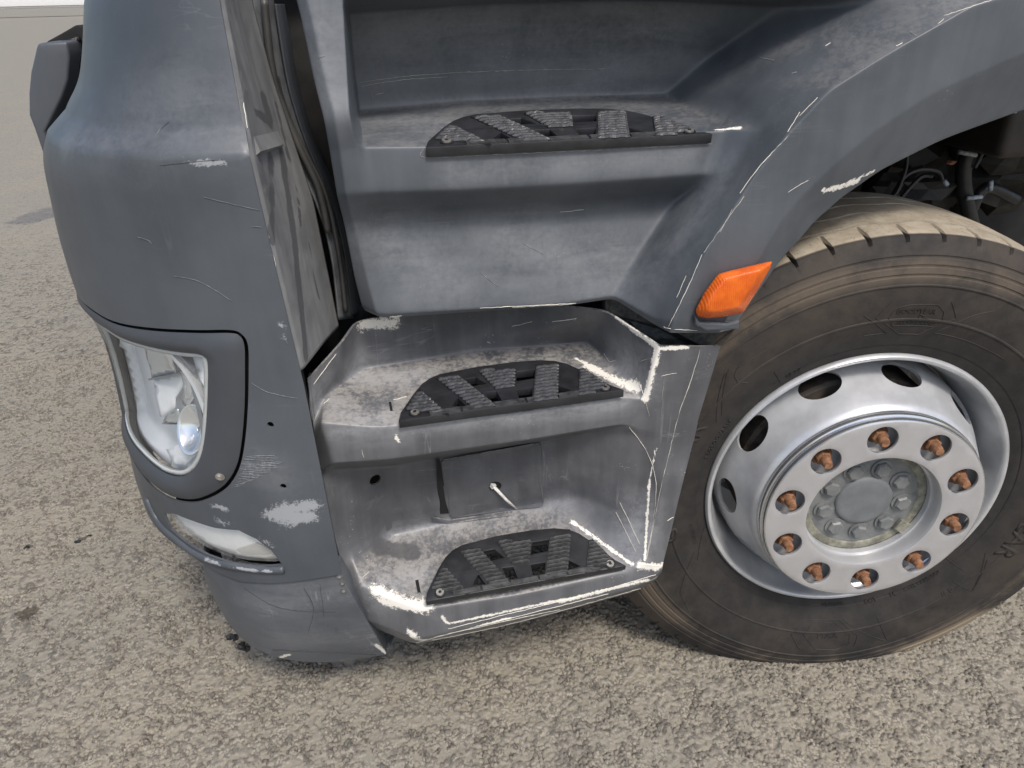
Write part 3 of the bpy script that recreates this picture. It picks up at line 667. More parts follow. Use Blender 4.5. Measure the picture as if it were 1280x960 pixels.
# ---- skirt below the bumper
SK_E = [(425, 713), (436, 740), (452, 772), (484, 818)]
SKB = smooth_curve([(484, 819), (440, 826), (395, 829), (350, 824), (318, 811), (300, 798), (284, 778), (268, 750), (255, 722)], 4)
def skirt():
    top = smooth_curve([(424, 717), (400, 721), (340, 728), (300, 725), (272, 714), (252, 702)], 4)
    rows = []; n = 14
    tt = np.linspace(0, 1, n)
    def along(P, t):
        P = np.asarray(P); L = np.r_[0, np.cumsum(np.linalg.norm(np.diff(P, axis=0), axis=1))]; return np.array([np.interp(t*L[-1], L, P[:, k]) for k in range(2)]).T
    A_ = along(top, tt); B_ = along(SKB, tt)
    ez = [to_pz(*p) for p in A_]
    for k in range(9):
        s = k/8; row = []
        for i in range(n):
            top3 = bsurf(ez[i][0], ez[i][1], -.001)[0]
            px = A_[i]*(1-s) + B_[i]*s
            yy = top3[1] + .012*s + .07*s**3
            row.append(at(px[0], px[1], Y=yy))
        rows.append(row)
    # carry on round the nose, out of sight
    out = []
    for k, row in enumerate(rows):
        e = row[-1]; out.append([np.array(row[0]) + (.0, .05, 0)] + row + [e + np.array([-.02, .25, 0]), e + np.array([-.02, .9, 0])])
    last = [p + np.array([0.02, .06, -.004]) for p in out[-1]]
    return grid('bumper_skirt', out + [last], [.01]+[.02]*7+[.01, .01], [.01, .004]+[.03]*13+[.03, .03], M_SKIRT, T, 2, .004)
skirt_o = skirt()
wear(skirt_o, [([(482, 816), (470, 806)], .004), ([(350, 822), (362, 818)], .004)])
wear(skirt_o, [([(360, 800), (460, 790)], .05), ([(330, 760), (420, 740)], .04)], 'haze_rub_lit')
ts = bvh(skirt_o)
for px, py in ((424.5, 720), (428, 728.5), (429.5, 738)):
    h, n_ = hit(ts, px, py)
    if h is None: continue
    n_ = n_ if n_ @ (CAM-h) > 0 else -n_; p_, v_ = ngon_prism(h, n_, .0056, .002, 18); r_ = prism('rivet', p_, v_, M_FLANGE, skirt_o)
    p_, v_ = ngon_prism(h + n_*.002, n_, .0026, .0009, 10); prism('rivet_core', p_, v_, M_SCREW, skirt_o)
scratches(skirt_o, [([(305, 735), (350, 760), (420, 765)], .0004), ([(380, 735), (392, 760), (385, 790)], .0009), ([(400, 730), (405, 770)], .0006), ([(340, 812), (470, 818)], .0008)], simple('dark_run', (.05, .045, .04), .7))
# lip with the filler scrape between bumper and skirt
lipc = [bsurf(*to_pz(*p), .003)[0] for p in smooth_curve([(186, 622), (200, 650), (222, 672), (250, 692), (285, 704), (330, 710), (356, 710)], 5)]
o = tube('bumper_lip', lipc, .0075, M_BUMP, bumper, 10)
wear(o, [([(258, 700), (276, 706)], .0034), ([(292, 710), (318, 714)], .0032), ([(328, 714), (338, 715)], .003)])
# broken black lumps hanging below the skirt corner
def lump(name, c, r, mat, parent, seed, squash=(1, 1, 1)):
    bm = bmesh.new(); bmesh.ops.create_icosphere(bm, subdivisions=2, radius=r); rs = random.Random(seed)
    for v in bm.verts:
        k = rs.uniform(.65, 1.25); v.co = Vector((v.co.x*k*squash[0], v.co.y*k*squash[1], v.co.z*k*squash[2])) + Vector(c)
    me = bpy.data.meshes.new(name); bm.to_mesh(me); bm.free(); return link(name, me, mat, parent, False)
for i, (px, py, r) in enumerate(((287, 796, .008), (294, 797, .007), (302, 808, .009), (309, 811, .007))):
    lump('torn_plastic', at(px, py, Y=.17), r, M_BLACK, skirt_o, i)

# ---- upper step panel with the wheel arch flare, one moulding
YL, YW, YF = .06, .30, -.03
def P(px, py, Y): return at(px, py, Y=Y)
up_rows = [
 # back-turn, left edge, fold, recess edge, recess foot, mid, mid, crease, slope, crest, face fold, inner edge, return
 [P(370,-160,.16), P(362,-150,.12), P(376,-150,.105), P(424,-150,.105), P(428,-150,.12), P(600,-160,.19), P(840,-165,.19), P(1120,-150,.05), P(1300,-150,.03), P(1560,-120,YF), P(1640,-50,YF), P(1640,20,.0), P(1640,18,.06)],
 [P(372,-12,.16), P(369,-5,.105), P(383,-5,.090), P(428,-2,.090), P(432,-6,.105), P(600,-12,.16), P(800,-16,.16), P(1030,-20,.06), P(1150,-20,.04), P(1290,-14,YF), P(1350,46,YF), P(1350,118,.0), P(1350,116,.06)],
 [P(378,20,.16), P(376,22,.10), P(389,22,.086), P(430,18,.086), P(436,16,YW-.05), P(600,6,YW-.03), P(800,0,YW-.03), P(975,8,.17), P(1080,14,.06), P(1215,8,YF), P(1280,66,YF), P(1280,137,.0), P(1280,135,.06)],
 [P(395,105,.16), P(394,108,.078), P(408,108,.064), P(435,104,.064), P(443,92,YW-.02), P(600,72,YW), P(760,68,YW), P(900,62,.25), P(985,70,.08), P(1112,66,YF), P(1166,116,YF), P(1178,174,.0), P(1178,172,.06)],
 [P(408,150,.16), P(405,150,.062), P(419,149,.047), P(438,148,.047), P(449,141,YW-.02), P(560,130,YW), P(700,124,YW), P(832,119,YW-.02), P(930,115,.10), P(1037,113,YF), P(1088,168,YF), P(1100,213,.0), P(1100,211,.06)],
 [P(412,186,.16), P(412,188,.076), P(425,188,.058), P(447,184,.058), P(456,184,.068), P(560,183,.07), P(720,175,.07), P(905,163,.068), P(948,164,.03), P(985,168,YF), P(1038,211,YF), P(1052,247,.0), P(1052,245,.06)],
 [P(424,240,.16), P(421,244,.085), P(432,243,.066), P(452,242,.066), P(470,241,.066), P(570,238,.066), P(720,230,.066), P(880,218,.064), P(915,214,.03), P(946,216,YF), P(1002,246,YF), P(1018,277,.0), P(1018,275,.06)],
 [P(434,278,.18), P(430,280,.11), P(443,279,.105), P(465,272,.115), P(482,268,.122), P(580,265,.125), P(720,258,.125), P(845,250,.12), P(890,243,.04), P(925,248,YF), P(980,272,YF), P(997,302,.0), P(997,300,.06)],
 [P(446,345,.18), P(443,348,.115), P(458,346,.098), P(475,340,.098), P(490,338,.10), P(600,330,.10), P(720,322,.10), P(800,318,.095), P(842,316,.02), P(886,308,YF), P(957,308,YF), P(976,324,.0), P(974,322,.06)],
 [P(456,380,.18), P(452,382,.115), P(470,391,.085), P(485,392,.082), P(500,391,.08), P(600,385,.08), P(700,380,.08), P(768,369,.075), P(818,398,.005), P(842,401,YF), P(905,403,YF), P(922,402,-.01), P(922,400,.05)],
 [P(459,384,.19), P(456,388,.125), P(474,396,.09), P(486,397,.088), P(500,396,.086), P(600,389,.085), P(700,383,.085), P(767,373,.08), P(817,405,.01), P(838,416,YF+.004), P(898,416,YF+.004), P(921,410,-.005), P(921,408,.05)],
]
up = grid('upper_step_panel', up_rows, [.05, .008, .012, .08, .022, .006, .012, .05, .06, .01, .003], [.01, .006, .005, .006, .01, .05, .05, .02, .03, .006, .008, .004, .004], M_UP, T, 3, 0)

# ---- lower step panel
Pz = lambda px, py, Z: at(px, py, Z=Z)
low_rows = [
 # left flange, left edge, left fold, back left, mid, back right, front edge right, white fold, right edge
 [P(386,466,.12), P(384,476,.045), P(428,428,.10), P(446,402,.17), P(600,372,.19), P(757,389,.10), P(824,432,-.005), P(876,433,-.02), P(901,432,-.01)],
 [P(388,478,.12), P(386,488,.045), P(424,462,.10), P(447,446,.17), P(600,418,.19), P(748,402,.13), P(822,441,-.005), P(873,442,-.02), P(898,441,-.01)],
 [P(391,505,.12), P(389,512,.04), P(408,492,.09), P(452,462,.17), P(600,440,.185), P(735,427,.185), P(813,468,-.005), P(862,473,-.02), P(887,478,-.01)],
 [P(395,545,.12), P(393,548,.035), P(401,528,.004), P(470,534,.0), P(640,517,.0), P(780,496,.0), P(807,502,-.004), P(850,515,-.02), P(874,520,-.01)],
 [P(402,585,.12), P(400,588,.035), P(416,579,.006), P(488,574,.002), P(640,553,.002), P(780,530,.002), P(800,536,-.002), P(843,545,-.02), P(868,548,-.01)],
 [P(404,596,.12), P(404,602,.04), P(418,586,.05), P(487,582,.10), P(640,558,.10), P(734,541,.045), P(802,546,.0), P(839,557,-.02), P(865,558,-.01)],
 [P(420,670,.12), P(418,672,.04), P(432,655,.06), P(486,640,.11), P(640,612,.11), P(732,596,.055), P(816,600,-.01), P(826,612,-.025), P(848,625,-.015)],
 [P(428,702,.12), P(426,704,.035), P(440,690,.05), P(487,668,.125), P(640,634,.13), P(726,620,.075), P(812,655,-.025), P(822,664,-.03), P(838,668,-.02)],
 [P(438,740,.12), P(436,742,.02), P(449,734,.0), P(530,762,-.046), P(650,744,-.05), P(784,716,-.05), P(806,704,-.048), P(817,704,-.048), P(829,703,-.038)],
 [P(448,768,.12), P(446,772,.02), P(462,776,-.008), P(520,800,-.046), P(650,772,-.05), P(790,736,-.05), P(812,726,-.046), P(820,720,-.046), P(828,712,-.038)],
 [P(452,772,.14), P(450,776,.05), P(466,784,.03), P(520,806,.0), P(650,778,-.01), P(790,741,-.01), P(812,730,-.01), P(820,724,-.01), P(827,716,-.01)],
]
low = grid('lower_step_panel', low_rows, [.004, .01, .02, .007, .006, .02, .03, .022, .010, .010, .004], [.01, .006, .012, .03, .05, .028, .006, .006, .004], M_LOW, T, 3, 0)

# ---- step treads: one pattern taken from the middle step, laid on each shelf
TREAD_W = .385
def frame(fl, fr, dz):
    """front left, front right (3D) and rise towards the back"""
    u = fr - fl; w = np.linalg.norm(u); u = u/w; v = np.array([-u[1], u[0], 0.0]); v = v/np.linalg.norm(v); v = v + np.array([0, 0, dz]); v /= np.linalg.norm(v)
    return fl, u, v, np.cross(u, v), w
FR2 = frame(at(498, 526, Y=-.004), at(780, 487, Y=-.004), 0.0)
def toUV(px, py):
    o_, u, v, n, w = FR2; d = ray(px, py); t = ((o_ - CAM) @ n)/(d @ n); q = CAM + t*d - o_; return np.array([q @ u, q @ v])
def crop(x, y): return toUV(480 + x/3.765, 430 + y/3.765)
T_OUT = [crop(*p) for p in ((66, 366), (66, 352), (78, 318), (140, 218), (176, 172), (215, 142), (262, 122), (430, 88), (600, 66), (720, 58), (790, 62), (850, 78), (905, 104), (1065, 190), (1118, 222), (1132, 234), (1132, 222+14))]
fl2, fr2 = np.array([0., 0.]), np.array([FR2[4], 0.])
T_OUT = [p for p in resample([fl2] + T_OUT[2:14] + [fr2, fl2], .022)][:-1]
T_HOLES = [[(365,150),(425,140),(478,176),(412,186)], [(318,288),(345,243),(385,288)], [(470,218),(526,214),(552,262),(500,268)], [(615,114),(700,104),(700,150),(615,164)], [(618,206),(694,196),(694,244),(634,250)], [(814,188),(880,214),(814,230)]]
T_HOLES = [[crop(*p) for p in h] for h in T_HOLES]
T_POCK = [[(232,238),(318,226),(345,240),(316,286),(300,296)], [(818,150),(900,140),(900,214),(886,214),(816,184)]]
T_BARS = [((165,200),(172,205),(308,335),(100,308)), ((240,146),(348,134),(530,292),(420,304)), ((436,112),(612,100),(612,190),(520,206)), ((704,86),(812,76),(820,258),(696,270)), ((908,108),(928,104),(1062,196),(985,232),(912,244))]
M_TREAD = simple('tread_black', (.020, .021, .024), .42, var=.35, nscale=30, b=.25)
M_RIB = simple('tread_rib', (.050, .051, .054), .32, var=.45, nscale=70, b=.3)  # paler than the tread: highlights on the ridge tops put into the colour
M_RIBW = simple('tread_rib_dusty', (.055, .055, .055), .6, var=.5, nscale=60, b=.3)
def clip_row(poly, v):
    xs = []
    for a, b in zip(poly, poly[1:] + poly[:1]):
        if (a[1] > v) != (b[1] > v): xs.append(a[0] + (v-a[1])/(b[1]-a[1])*(b[0]-a[0]))
    xs.sort(); return xs
def step_tread(F3, sx, sv, label, extra=False, ribm=None):
    o_, u, v, n, w = F3; k = w/FR2[4]
    def to3(p, h=0.0): return o_ + u*(p[0]*k) + v*(p[1]*sv) + n*h
    vs, fs = sheet2d(np.array(T_OUT), [np.array(h) for h in T_HOLES], .02)
    nb = len(vs)
    t = mesh_obj('step_tread', [to3(p, .0) for p in vs], fs, M_TREAD, T, False)
    t.data.flip_normals() if t.data.polygons[0].normal.dot(Vector(n)) < 0 else None
    solid(t, .015); bevel(t, .0012, 2, 50); bake(t); sharp(t, 30)
    if label: t['label'] = label
    # grip bars: rows of wavy ridges
    for bar in T_BARS:
        poly = [crop(*p) for p in bar]; V = []; F_ = []; vv = min(p[1] for p in poly) + .004; top = max(p[1] for p in poly) - .002; flip = 0
        while vv < top:
            xs = clip_row([np.asarray(p) for p in poly], vv)
            if len(xs) >= 2 and xs[-1]-xs[0] > .012:
                x0, x1 = xs[0]+.001, xs[-1]-.001; m = max(2, int((x1-x0)/.0038)); sV = len(V)
                for i in range(m+1):
                    a = x0 + (x1-x0)*i/m; dv = .0011*(1, 0, -1, 0)[i % 4]; hh = .0055*random.uniform(.78, 1.05)*(.55 if i in (0, m) else 1)
                    V += [to3((a, vv+dv-.0042), .0012), to3((a, vv+dv-.0018), hh), to3((a, vv+dv+.0020), hh), to3((a, vv+dv+.0036), .0012)]
                for i in range(m): F_ += [(sV+4*i+j, sV+4*i+4+j, sV+4*i+5+j, sV+4*i+1+j) for j in range(3)]
                F_ += [(sV, sV+1, sV+2, sV+3), (sV+4*m+3, sV+4*m+2, sV+4*m+1, sV+4*m)]
            vv += .0126
        bo_ = [to3(p, -.0005) for p in poly]
        g = prism('grip_bar', bo_, n*.0016, M_BLACK, t); g.data.materials.append(ribm or M_RIB)  # black base: shade in the gaps between ribs put into the colour
        me = g.data; bm = bmesh.new(); bm.from_mesh(me); vs2 = [bm.verts.new(q) for q in V]
        for f in F_: bm.faces.new([vs2[i] for i in f]).material_index = 1
        bmesh.ops.recalc_face_normals(bm, faces=bm.faces); bm.to_mesh(me); bm.free()
    # notched front rail
    xs = np.linspace(.05, FR2[4]-.06, 6)
    for a, b in zip(xs[:-1], xs[1:]):
        Q = [to3((a+.002, .002), -.0005), to3((b-.002, .002), -.0005), to3((b-.002, .016), -.0005), to3((a+.002, .016), -.0005)]
        prism('front_rail', Q, n*.003, ribm or M_RIB, t)
    # raised cross rib and rim
    C0, C1 = crop(215, 228), crop(815, 148)
    d_ = np.array([-(C1-C0)[1], (C1-C0)[0]]); d_ = d_/np.linalg.norm(d_)*.005
    prism('cross_rib', [to3(C0-d_, -.0006), to3(C1-d_, -.0006), to3(C1+d_, -.0006), to3(C0+d_, -.0006)], n*.002, M_TREAD, t)
    for cx, cy in ((146, 324), (1040, 209)):
        c = to3(crop(cx, cy), .0); p_, v_ = ngon_prism(c, n, .0105, .0018, 24)
        prism('screw_seat', p_, v_, M_BLACK, t); p_, v_ = ngon_prism(c + n*.0018, n, .0072, .0022, 20, .2); s_ = prism('screw', p_, v_, M_SCREW, t)
        p_, v_ = ngon_prism(c + n*.0041, n, .0030, .0008, 6); prism('screw_recess', p_, v_, M_BLACK, t)
    cutp = inset(np.array(T_OUT), .004); cutp[:, 1] = np.maximum(cutp[:, 1], .020)
    return t, [to3(p, -.006) for p in cutp]
def shelf_frame(o, a_, b_, back, lift):
    """plane of a tread from its front edge and the back of its shelf, and how far its pattern reaches back"""
    q = hit(bvh(o), *back)[0] + np.array([0, 0, lift]); n = np.cross(b_ - a_, q - a_); n /= np.linalg.norm(n); n = n if n[2] > 0 else -n
    d = ray(*back); k_ = CAM + d*(((a_ - CAM) @ n)/(d @ n)); u = b_ - a_; w = np.linalg.norm(u); u /= w; v = np.cross(n, u)
    return (a_, u, v, n, w), float((k_ - a_) @ v)/max(p[1] for p in T_OUT)
F1, S1 = shelf_frame(up, at(532, 184, Y=.060), at(891, 167, Y=.060), (700, 136), .005)
F2, S2 = shelf_frame(low, at(498, 526, Y=-.009), at(780, 487, Y=-.007), (690, 446), .005)
F3, S3 = shelf_frame(low, at(532, 752, Y=-.056), at(783, 707, Y=-.056), (690, 658), .005)
print('treads', S1, S2, S3, F1[3], F2[3], F3[3])
t1, c1 = step_tread(F1, 1, S1, None, ribm=M_RIB)
t2, c2 = step_tread(F2, 1, S2, None)
t3, c3 = step_tread(F3, 1, S3, None, ribm=M_RIBW)
for t_, l in ((t1, 'top step tread with dusty front rail'), (t2, 'middle step tread beside rubbed cream plastic'), (t3, 'lowest step tread, ribs faded by dirt')): t_['label'] = l
open_hole(up, c1, .03); solid(up, .004); bake(up); sharp(up, 50)
# hook hole and slots of the lower panel
hh_, hn_ = hit(bvh(low), 469, 600); pp_, _ = ngon_prism(hh_, hn_, .0115, .01, 28)
open_hole(low, c2, .03); open_hole(low, c3, .03); open_hole(low, pp_, .02, .0115); solid(low, .004); bake(low); sharp(low, 50)
# wear on the mouldings; some haze strokes paint in light
wear(low, [([(822, 436), (806, 500)], .0055), ([(762, 388), (790, 412), (822, 434)], .0045), ([(822, 436), (860, 434)], .003), ([(735, 458), (775, 478), (797, 484)], .009), ([(720, 448), (760, 468)], .004), ([(812, 600), (808, 660), (806, 700)], .0022), ([(800, 708), (826, 708)], .008),
           ([(470, 740), (500, 752), (532, 758)], .012), ([(480, 752), (530, 762)], .009), ([(514, 792), (528, 800)], .009), ([(452, 405), (492, 403)], .010), ([(757, 384), (764, 390)], .004), ([(495, 545), (498, 552)], .003), ([(712, 650), (790, 705)], .003), ([(700, 752), (820, 722)], .004), ([(560, 780), (700, 750)], .0025), ([(540, 798), (640, 772)], .003), ([(820, 560), (808, 620)], .0012), ([(552, 770), (558, 778)], .003)])
wear(low, [([(400, 500), (440, 520), (490, 520)], .03), ([(440, 470), (520, 470)], .03), ([(470, 735), (530, 720)], .03), ([(560, 660), (700, 632)], .022), ([(800, 470), (780, 450)], .03), ([(800, 640), (790, 690)], .03), ([(490, 670), (560, 650)], .02), ([(420, 540), (780, 505)], .016)], 'haze_rub_lit')
wear(low, [([(475, 685), (515, 690)], .018), ([(487, 590), (486, 660)], .006), ([(505, 590), (505, 640)], .004)], 'wet')
scratches(low, [([(875, 437), (862, 480), (850, 513), (838, 560), (826, 610), (814, 670), (808, 700)], .0011), ([(786, 533), (806, 560), (818, 590), (820, 620), (814, 665), (807, 702)], .0008), ([(834, 651), (842, 646)], .0012), ([(770, 640), (795, 690)], .0008), ([(775, 628), (800, 680)], .0005), ([(560, 786), (640, 766), (730, 744), (820, 718)], .0012), ([(540, 800), (620, 784), (720, 758), (812, 732)], .0009), ([(600, 782), (680, 762), (760, 742)], .0007), ([(560, 792), (660, 770), (700, 762)], .0006), ([(510, 806), (560, 792)], .001), ([(755, 442), (762, 452), (770, 450)], .0006), ([(800, 452), (812, 448)], .0006), ([(826, 470), (846, 466)], .0006), ([(800, 480), (812, 520)], .0008), ([(830, 470), (826, 520)], .0005), ([(405, 505), (412, 498)], .0012), ([(492, 500), (508, 496)], .0006), ([(453, 722), (462, 714)], .0012), ([(452, 562), (455, 572)], .001), ([(392, 480), (420, 442)], .0008), ([(800, 705), (828, 708)], .003), ([(690, 402), (720, 398)], .0005), ([(640, 408), (665, 402)], .0004)], M_CREAM)
wear(up, [([(478, 398), (500, 395)], .002), ([(895, 162), (925, 160)], .003), ([(1030, 238), (1048, 234), (1072, 226)], .0042), ([(1055, 232), (1092, 214)], .0022)])
wear(up, [([(400, 20), (415, 130)], .025), ([(470, 150), (560, 155)], .03), ([(560, 215), (860, 195)], .02), ([(640, 310), (760, 340)], .06), ([(450, 130), (830, 112)], .012), ([(470, 50), (830, 40)], .06), ([(820, 330), (900, 230)], .035), ([(480, 300), (560, 350)], .05)], 'haze_rub_lit')  # recess and left strip: light put into the colour by pale strokes
scratches(up, [([(836, 408), (850, 380), (864, 350), (878, 318)], .0012), ([(880, 316), (905, 280), (930, 245)], .0006), ([(925, 242), (950, 208), (985, 170)], .0010), ([(985, 165), (1000, 140)], .0004), ([(450, 103), (520, 94), (640, 88), (780, 86)], .0005), ([(452, 108), (500, 100), (560, 96)], .0004), ([(465, 115), (466, 126)], .0006), ([(470, 118), (480, 116)], .0005), ([(398, 72), (406, 70)], .0006), ([(395, 141), (400, 146)], .0014), ([(655, 305), (680, 318)], .0004), ([(700, 265), (730, 262)], .0004), ([(600, 385), (680, 381), (720, 379)], .0012), ([(640, 384), (715, 380)], .0008), ([(830, 408), (838, 411), (872, 413)], .0011), ([(1138, 40), (1146, 46)], .001), ([(1172, 30), (1180, 24)], .0008), ([(1032, 58), (1038, 54)], .0009), ([(950, 72), (968, 76)], .0004), ([(990, 92), (996, 90)], .0009), ([(1078, 84), (1082, 87)], .001), ([(1120, 58), (1128, 54)], .001), ([(600, 340), (622, 358)], .0004), ([(1180, 20), (1240, 0)], .0006), ([(985, 240), (1010, 225)], .0003), ([(900, 290), (915, 262)], .0005), ([(846, 372), (858, 345)], .0006), ([(530, 185), (532, 197), (620, 193), (760, 187), (891, 180)], .0007), ([(1000, 145), (1022, 122)], .0003)], M_CREAM)
# small hole at the notch between the mouldings, and the black bracket strip behind the gap
gap = [P(757,368,.10), P(770,366,.09), P(834,409,.03), P(846,416,.012), P(896,416,.012), P(888,438,.012), P(820,438,.02), P(757,392,.10)]
prism('bracket', gap, np.array([0, .02, 0]), simple('bracket_dirty', (.03, .032, .030), .6, var=.7, nscale=90), T)
# inner box behind everything: cavity seen through gaps, holes and treads
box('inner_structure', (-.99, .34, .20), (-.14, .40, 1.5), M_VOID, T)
gp = [P(360,482,.24), P(404,418,.24), P(452,380,.24), P(478,398,.24), P(440,425,.24), P(392,492,.24)]
prism('gap_filler', gp, np.array([0, .02, 0]), M_BLACK, T)

# ---- hatch cover on the lower riser with its hook hole
hp = [(549, 573), (676, 550), (681, 636), (640, 637), (561, 647)]
tl = bvh(low)
def onlow(px, py, o_=.0): h, n_ = hit(tl, px, py); n_ = n_ if n_ @ (CAM-h) > 0 else -n_; return h + n_*o_
hq = [onlow(*p) for p in hp]; hc = sum(hq)/len(hq); nn = np.cross(hq[1]-hq[0], hq[-1]-hq[0]); nn /= np.linalg.norm(nn); nn = nn if nn @ (CAM-hc) > 0 else -nn
hv, hf = sheet2d(round_poly([(551, 574), (676, 552), (680, 634), (640, 637), (563, 646)], 6), [], 5.0)
hatch = mesh_obj('hatch_cover', [onlow(p[0], p[1], .0012) for p in hv], hf, M_LOW, low); flip_to(hatch, CAM); solid(hatch, .0022, 1.0); bake(hatch)
hd, hpnt, hnn = drill(bvh(hatch), 619, 608, .0125, .012); cut(hatch, [hd]); sharp(hatch, 40)
p_, v_ = ngon_prism(hpnt - hnn*.0026, hnn, .0122, .0006, 28); prism('hook_hole_floor', p_, v_, M_VOID, hatch)
sv_, sf_ = sheet2d(np.array([(545, 572), (549.5, 573), (561, 641), (550, 642), (546.5, 610)]), [], 3.0)
sl_ = mesh_obj('hatch_slot', [onlow(p[0], p[1], .0012) for p in sv_], sf_, M_VOID, low); flip_to(sl_, CAM)
prism('hatch_frame', [onlow(541, 645, .001), onlow(561, 649, .001), onlow(640, 639, .001), onlow(640, 643, .001), onlow(560, 653, .001), onlow(540, 650, .001)], nn*.003, M_LOW, low)
for p in ([(486, 503), (489, 503), (491, 514), (488, 514)], [(519, 726), (523, 725), (526, 741), (522, 741)]):
    prism('drain_slot', [onlow(*q_, .0008) for q_ in p], np.array([0, 0, .0006]), M_VOID, low)

# ---- wheel
STEER, ZC = -0.158337, 0.470
cS, sS = math.cos(STEER), math.sin(STEER)
WM = np.array([[cS, -sS, 0, 0], [sS, cS, 0, 0], [0, 0, 1, ZC], [0, 0, 0, 1.0]])
wheel = empty('wheel', (0, 0, ZC), T)
def W(V): return apply(WM, V)
def wmesh(name, V, F_, mat, smooth=True, deg=30):
    o = mesh_obj(name, W(V), F_, mat, wheel, smooth)
    if smooth: sharp(o, deg)
    return o
def wlathe(name, prof, mat, n=128, deg=30, close=False):
    o = lathe(name, prof, mat, wheel, n, WM, close); sharp(o, deg); return o
# tyre
SIDE = [(.286, .030), (.292, .016), (.2990, .006), (.305, .0035), (.315, -.001), (.3185, -.0015), (.320, -.0035), (.345, -.0125), (.372, -.019), (.3735, -.0207), (.376, -.0207), (.3775, -.0195), (.400, -.0225), (.425, -.0235), (.436, -.0232), (.4375, -.0249), (.4395, -.0249), (.441, -.0228), (.452, -.0212), (.4535, -.0192), (.456, -.0190), (.458, -.0202), (.467, -.0180), (.4685, -.0162), (.471, -.0160), (.473, -.0168), (.482, -.0138), (.4835, -.0118), (.486, -.0112), (.488, -.0120), (.498, -.0075), (.508, -.0025), (.5155, .0012)]
TREADP = [(.5185, .006), (.5215, .018), (.5245, .048), (.5250, .054), (.5245, .0555), (.514, .057), (.514, .062), (.5247, .0635), (.527, .10), (.5275, .106), (.517, .1075), (.517, .1125), (.5275, .114), (.5285, .152), (.5285, .158), (.518, .1595), (.518, .1645), (.5282, .166), (.527, .206), (.5268, .212), (.516, .2135), (.516, .2185), (.5262, .22), (.5225, .262), (.5205, .285), (.515, .302), (.49, .318), (.44, .325), (.36, .318), (.295, .30), (.286, .285)]
def tyre_mesh():
    prof = SIDE + TREADP; n = 728; m = len(prof); V = np.zeros((n, m, 3)); rs = np.random.RandomState(3)
    i0 = len(SIDE)
    for i in range(n):
        a = 2*math.pi*i/n
        for j, (r, y) in enumerate(prof):
            yy = y
            if i0+2 <= j <= i0+22: yy = y + .004*math.sin(a*34 + (y > .1)*1.3)*(1 if .04 < y < .235 else 0)
            V[i, j] = (r*math.cos(a), yy, r*math.sin(a))
    # shoulder sipes: pull narrow columns inwards
    for k in range(52):
        i = int(round((k + .3)*n/52)) % n
        for j in range(i0-2, i0+2):
            s = (.002, .0055, .008, .008)[j-(i0-2)]; a = 2*math.pi*i/n; r, y = prof[j]; V[i, j] = ((r-s)*math.cos(a), y+s*.9, (r-s)*math.sin(a))
    V = V.reshape(-1, 3)
    V = tyre_sag(V)
    F_ = [(i*m+j, ((i+1) % n)*m+j, ((i+1) % n)*m+j+1, i*m+j+1) for i in range(n) for j in range(m-1)]
    return V, F_
def tyre_sag(V):
    """the loaded foot: flattened on the ground, wall bulging a little"""
    V = np.array(V, float); r = np.hypot(V[:, 0], V[:, 2]); ang = np.arctan2(V[:, 0], -V[:, 2])
    foot = np.exp(-(ang/.42)**2); wall = np.clip((r - .31)/.1, 0, 1)*np.clip((.53 - r)/.05, 0, 1)
    bul = .010*foot*wall; V[:, 1] += np.where(V[:, 1] < .15, -bul, bul)
    z = V[:, 2]; lim = -(ZC - .0015); k = np.clip((r - .33)/.19, 0, 1)*foot*.6
    low_ = np.minimum(z, 0)
    target = lim + (z - lim)*.0
    V[:, 2] = np.where(z < lim + .02, np.maximum(z, lim + .0) if False else np.where(z < lim, lim + np.random.uniform(-.0004, .0004, len(z)), z), z)
    return V
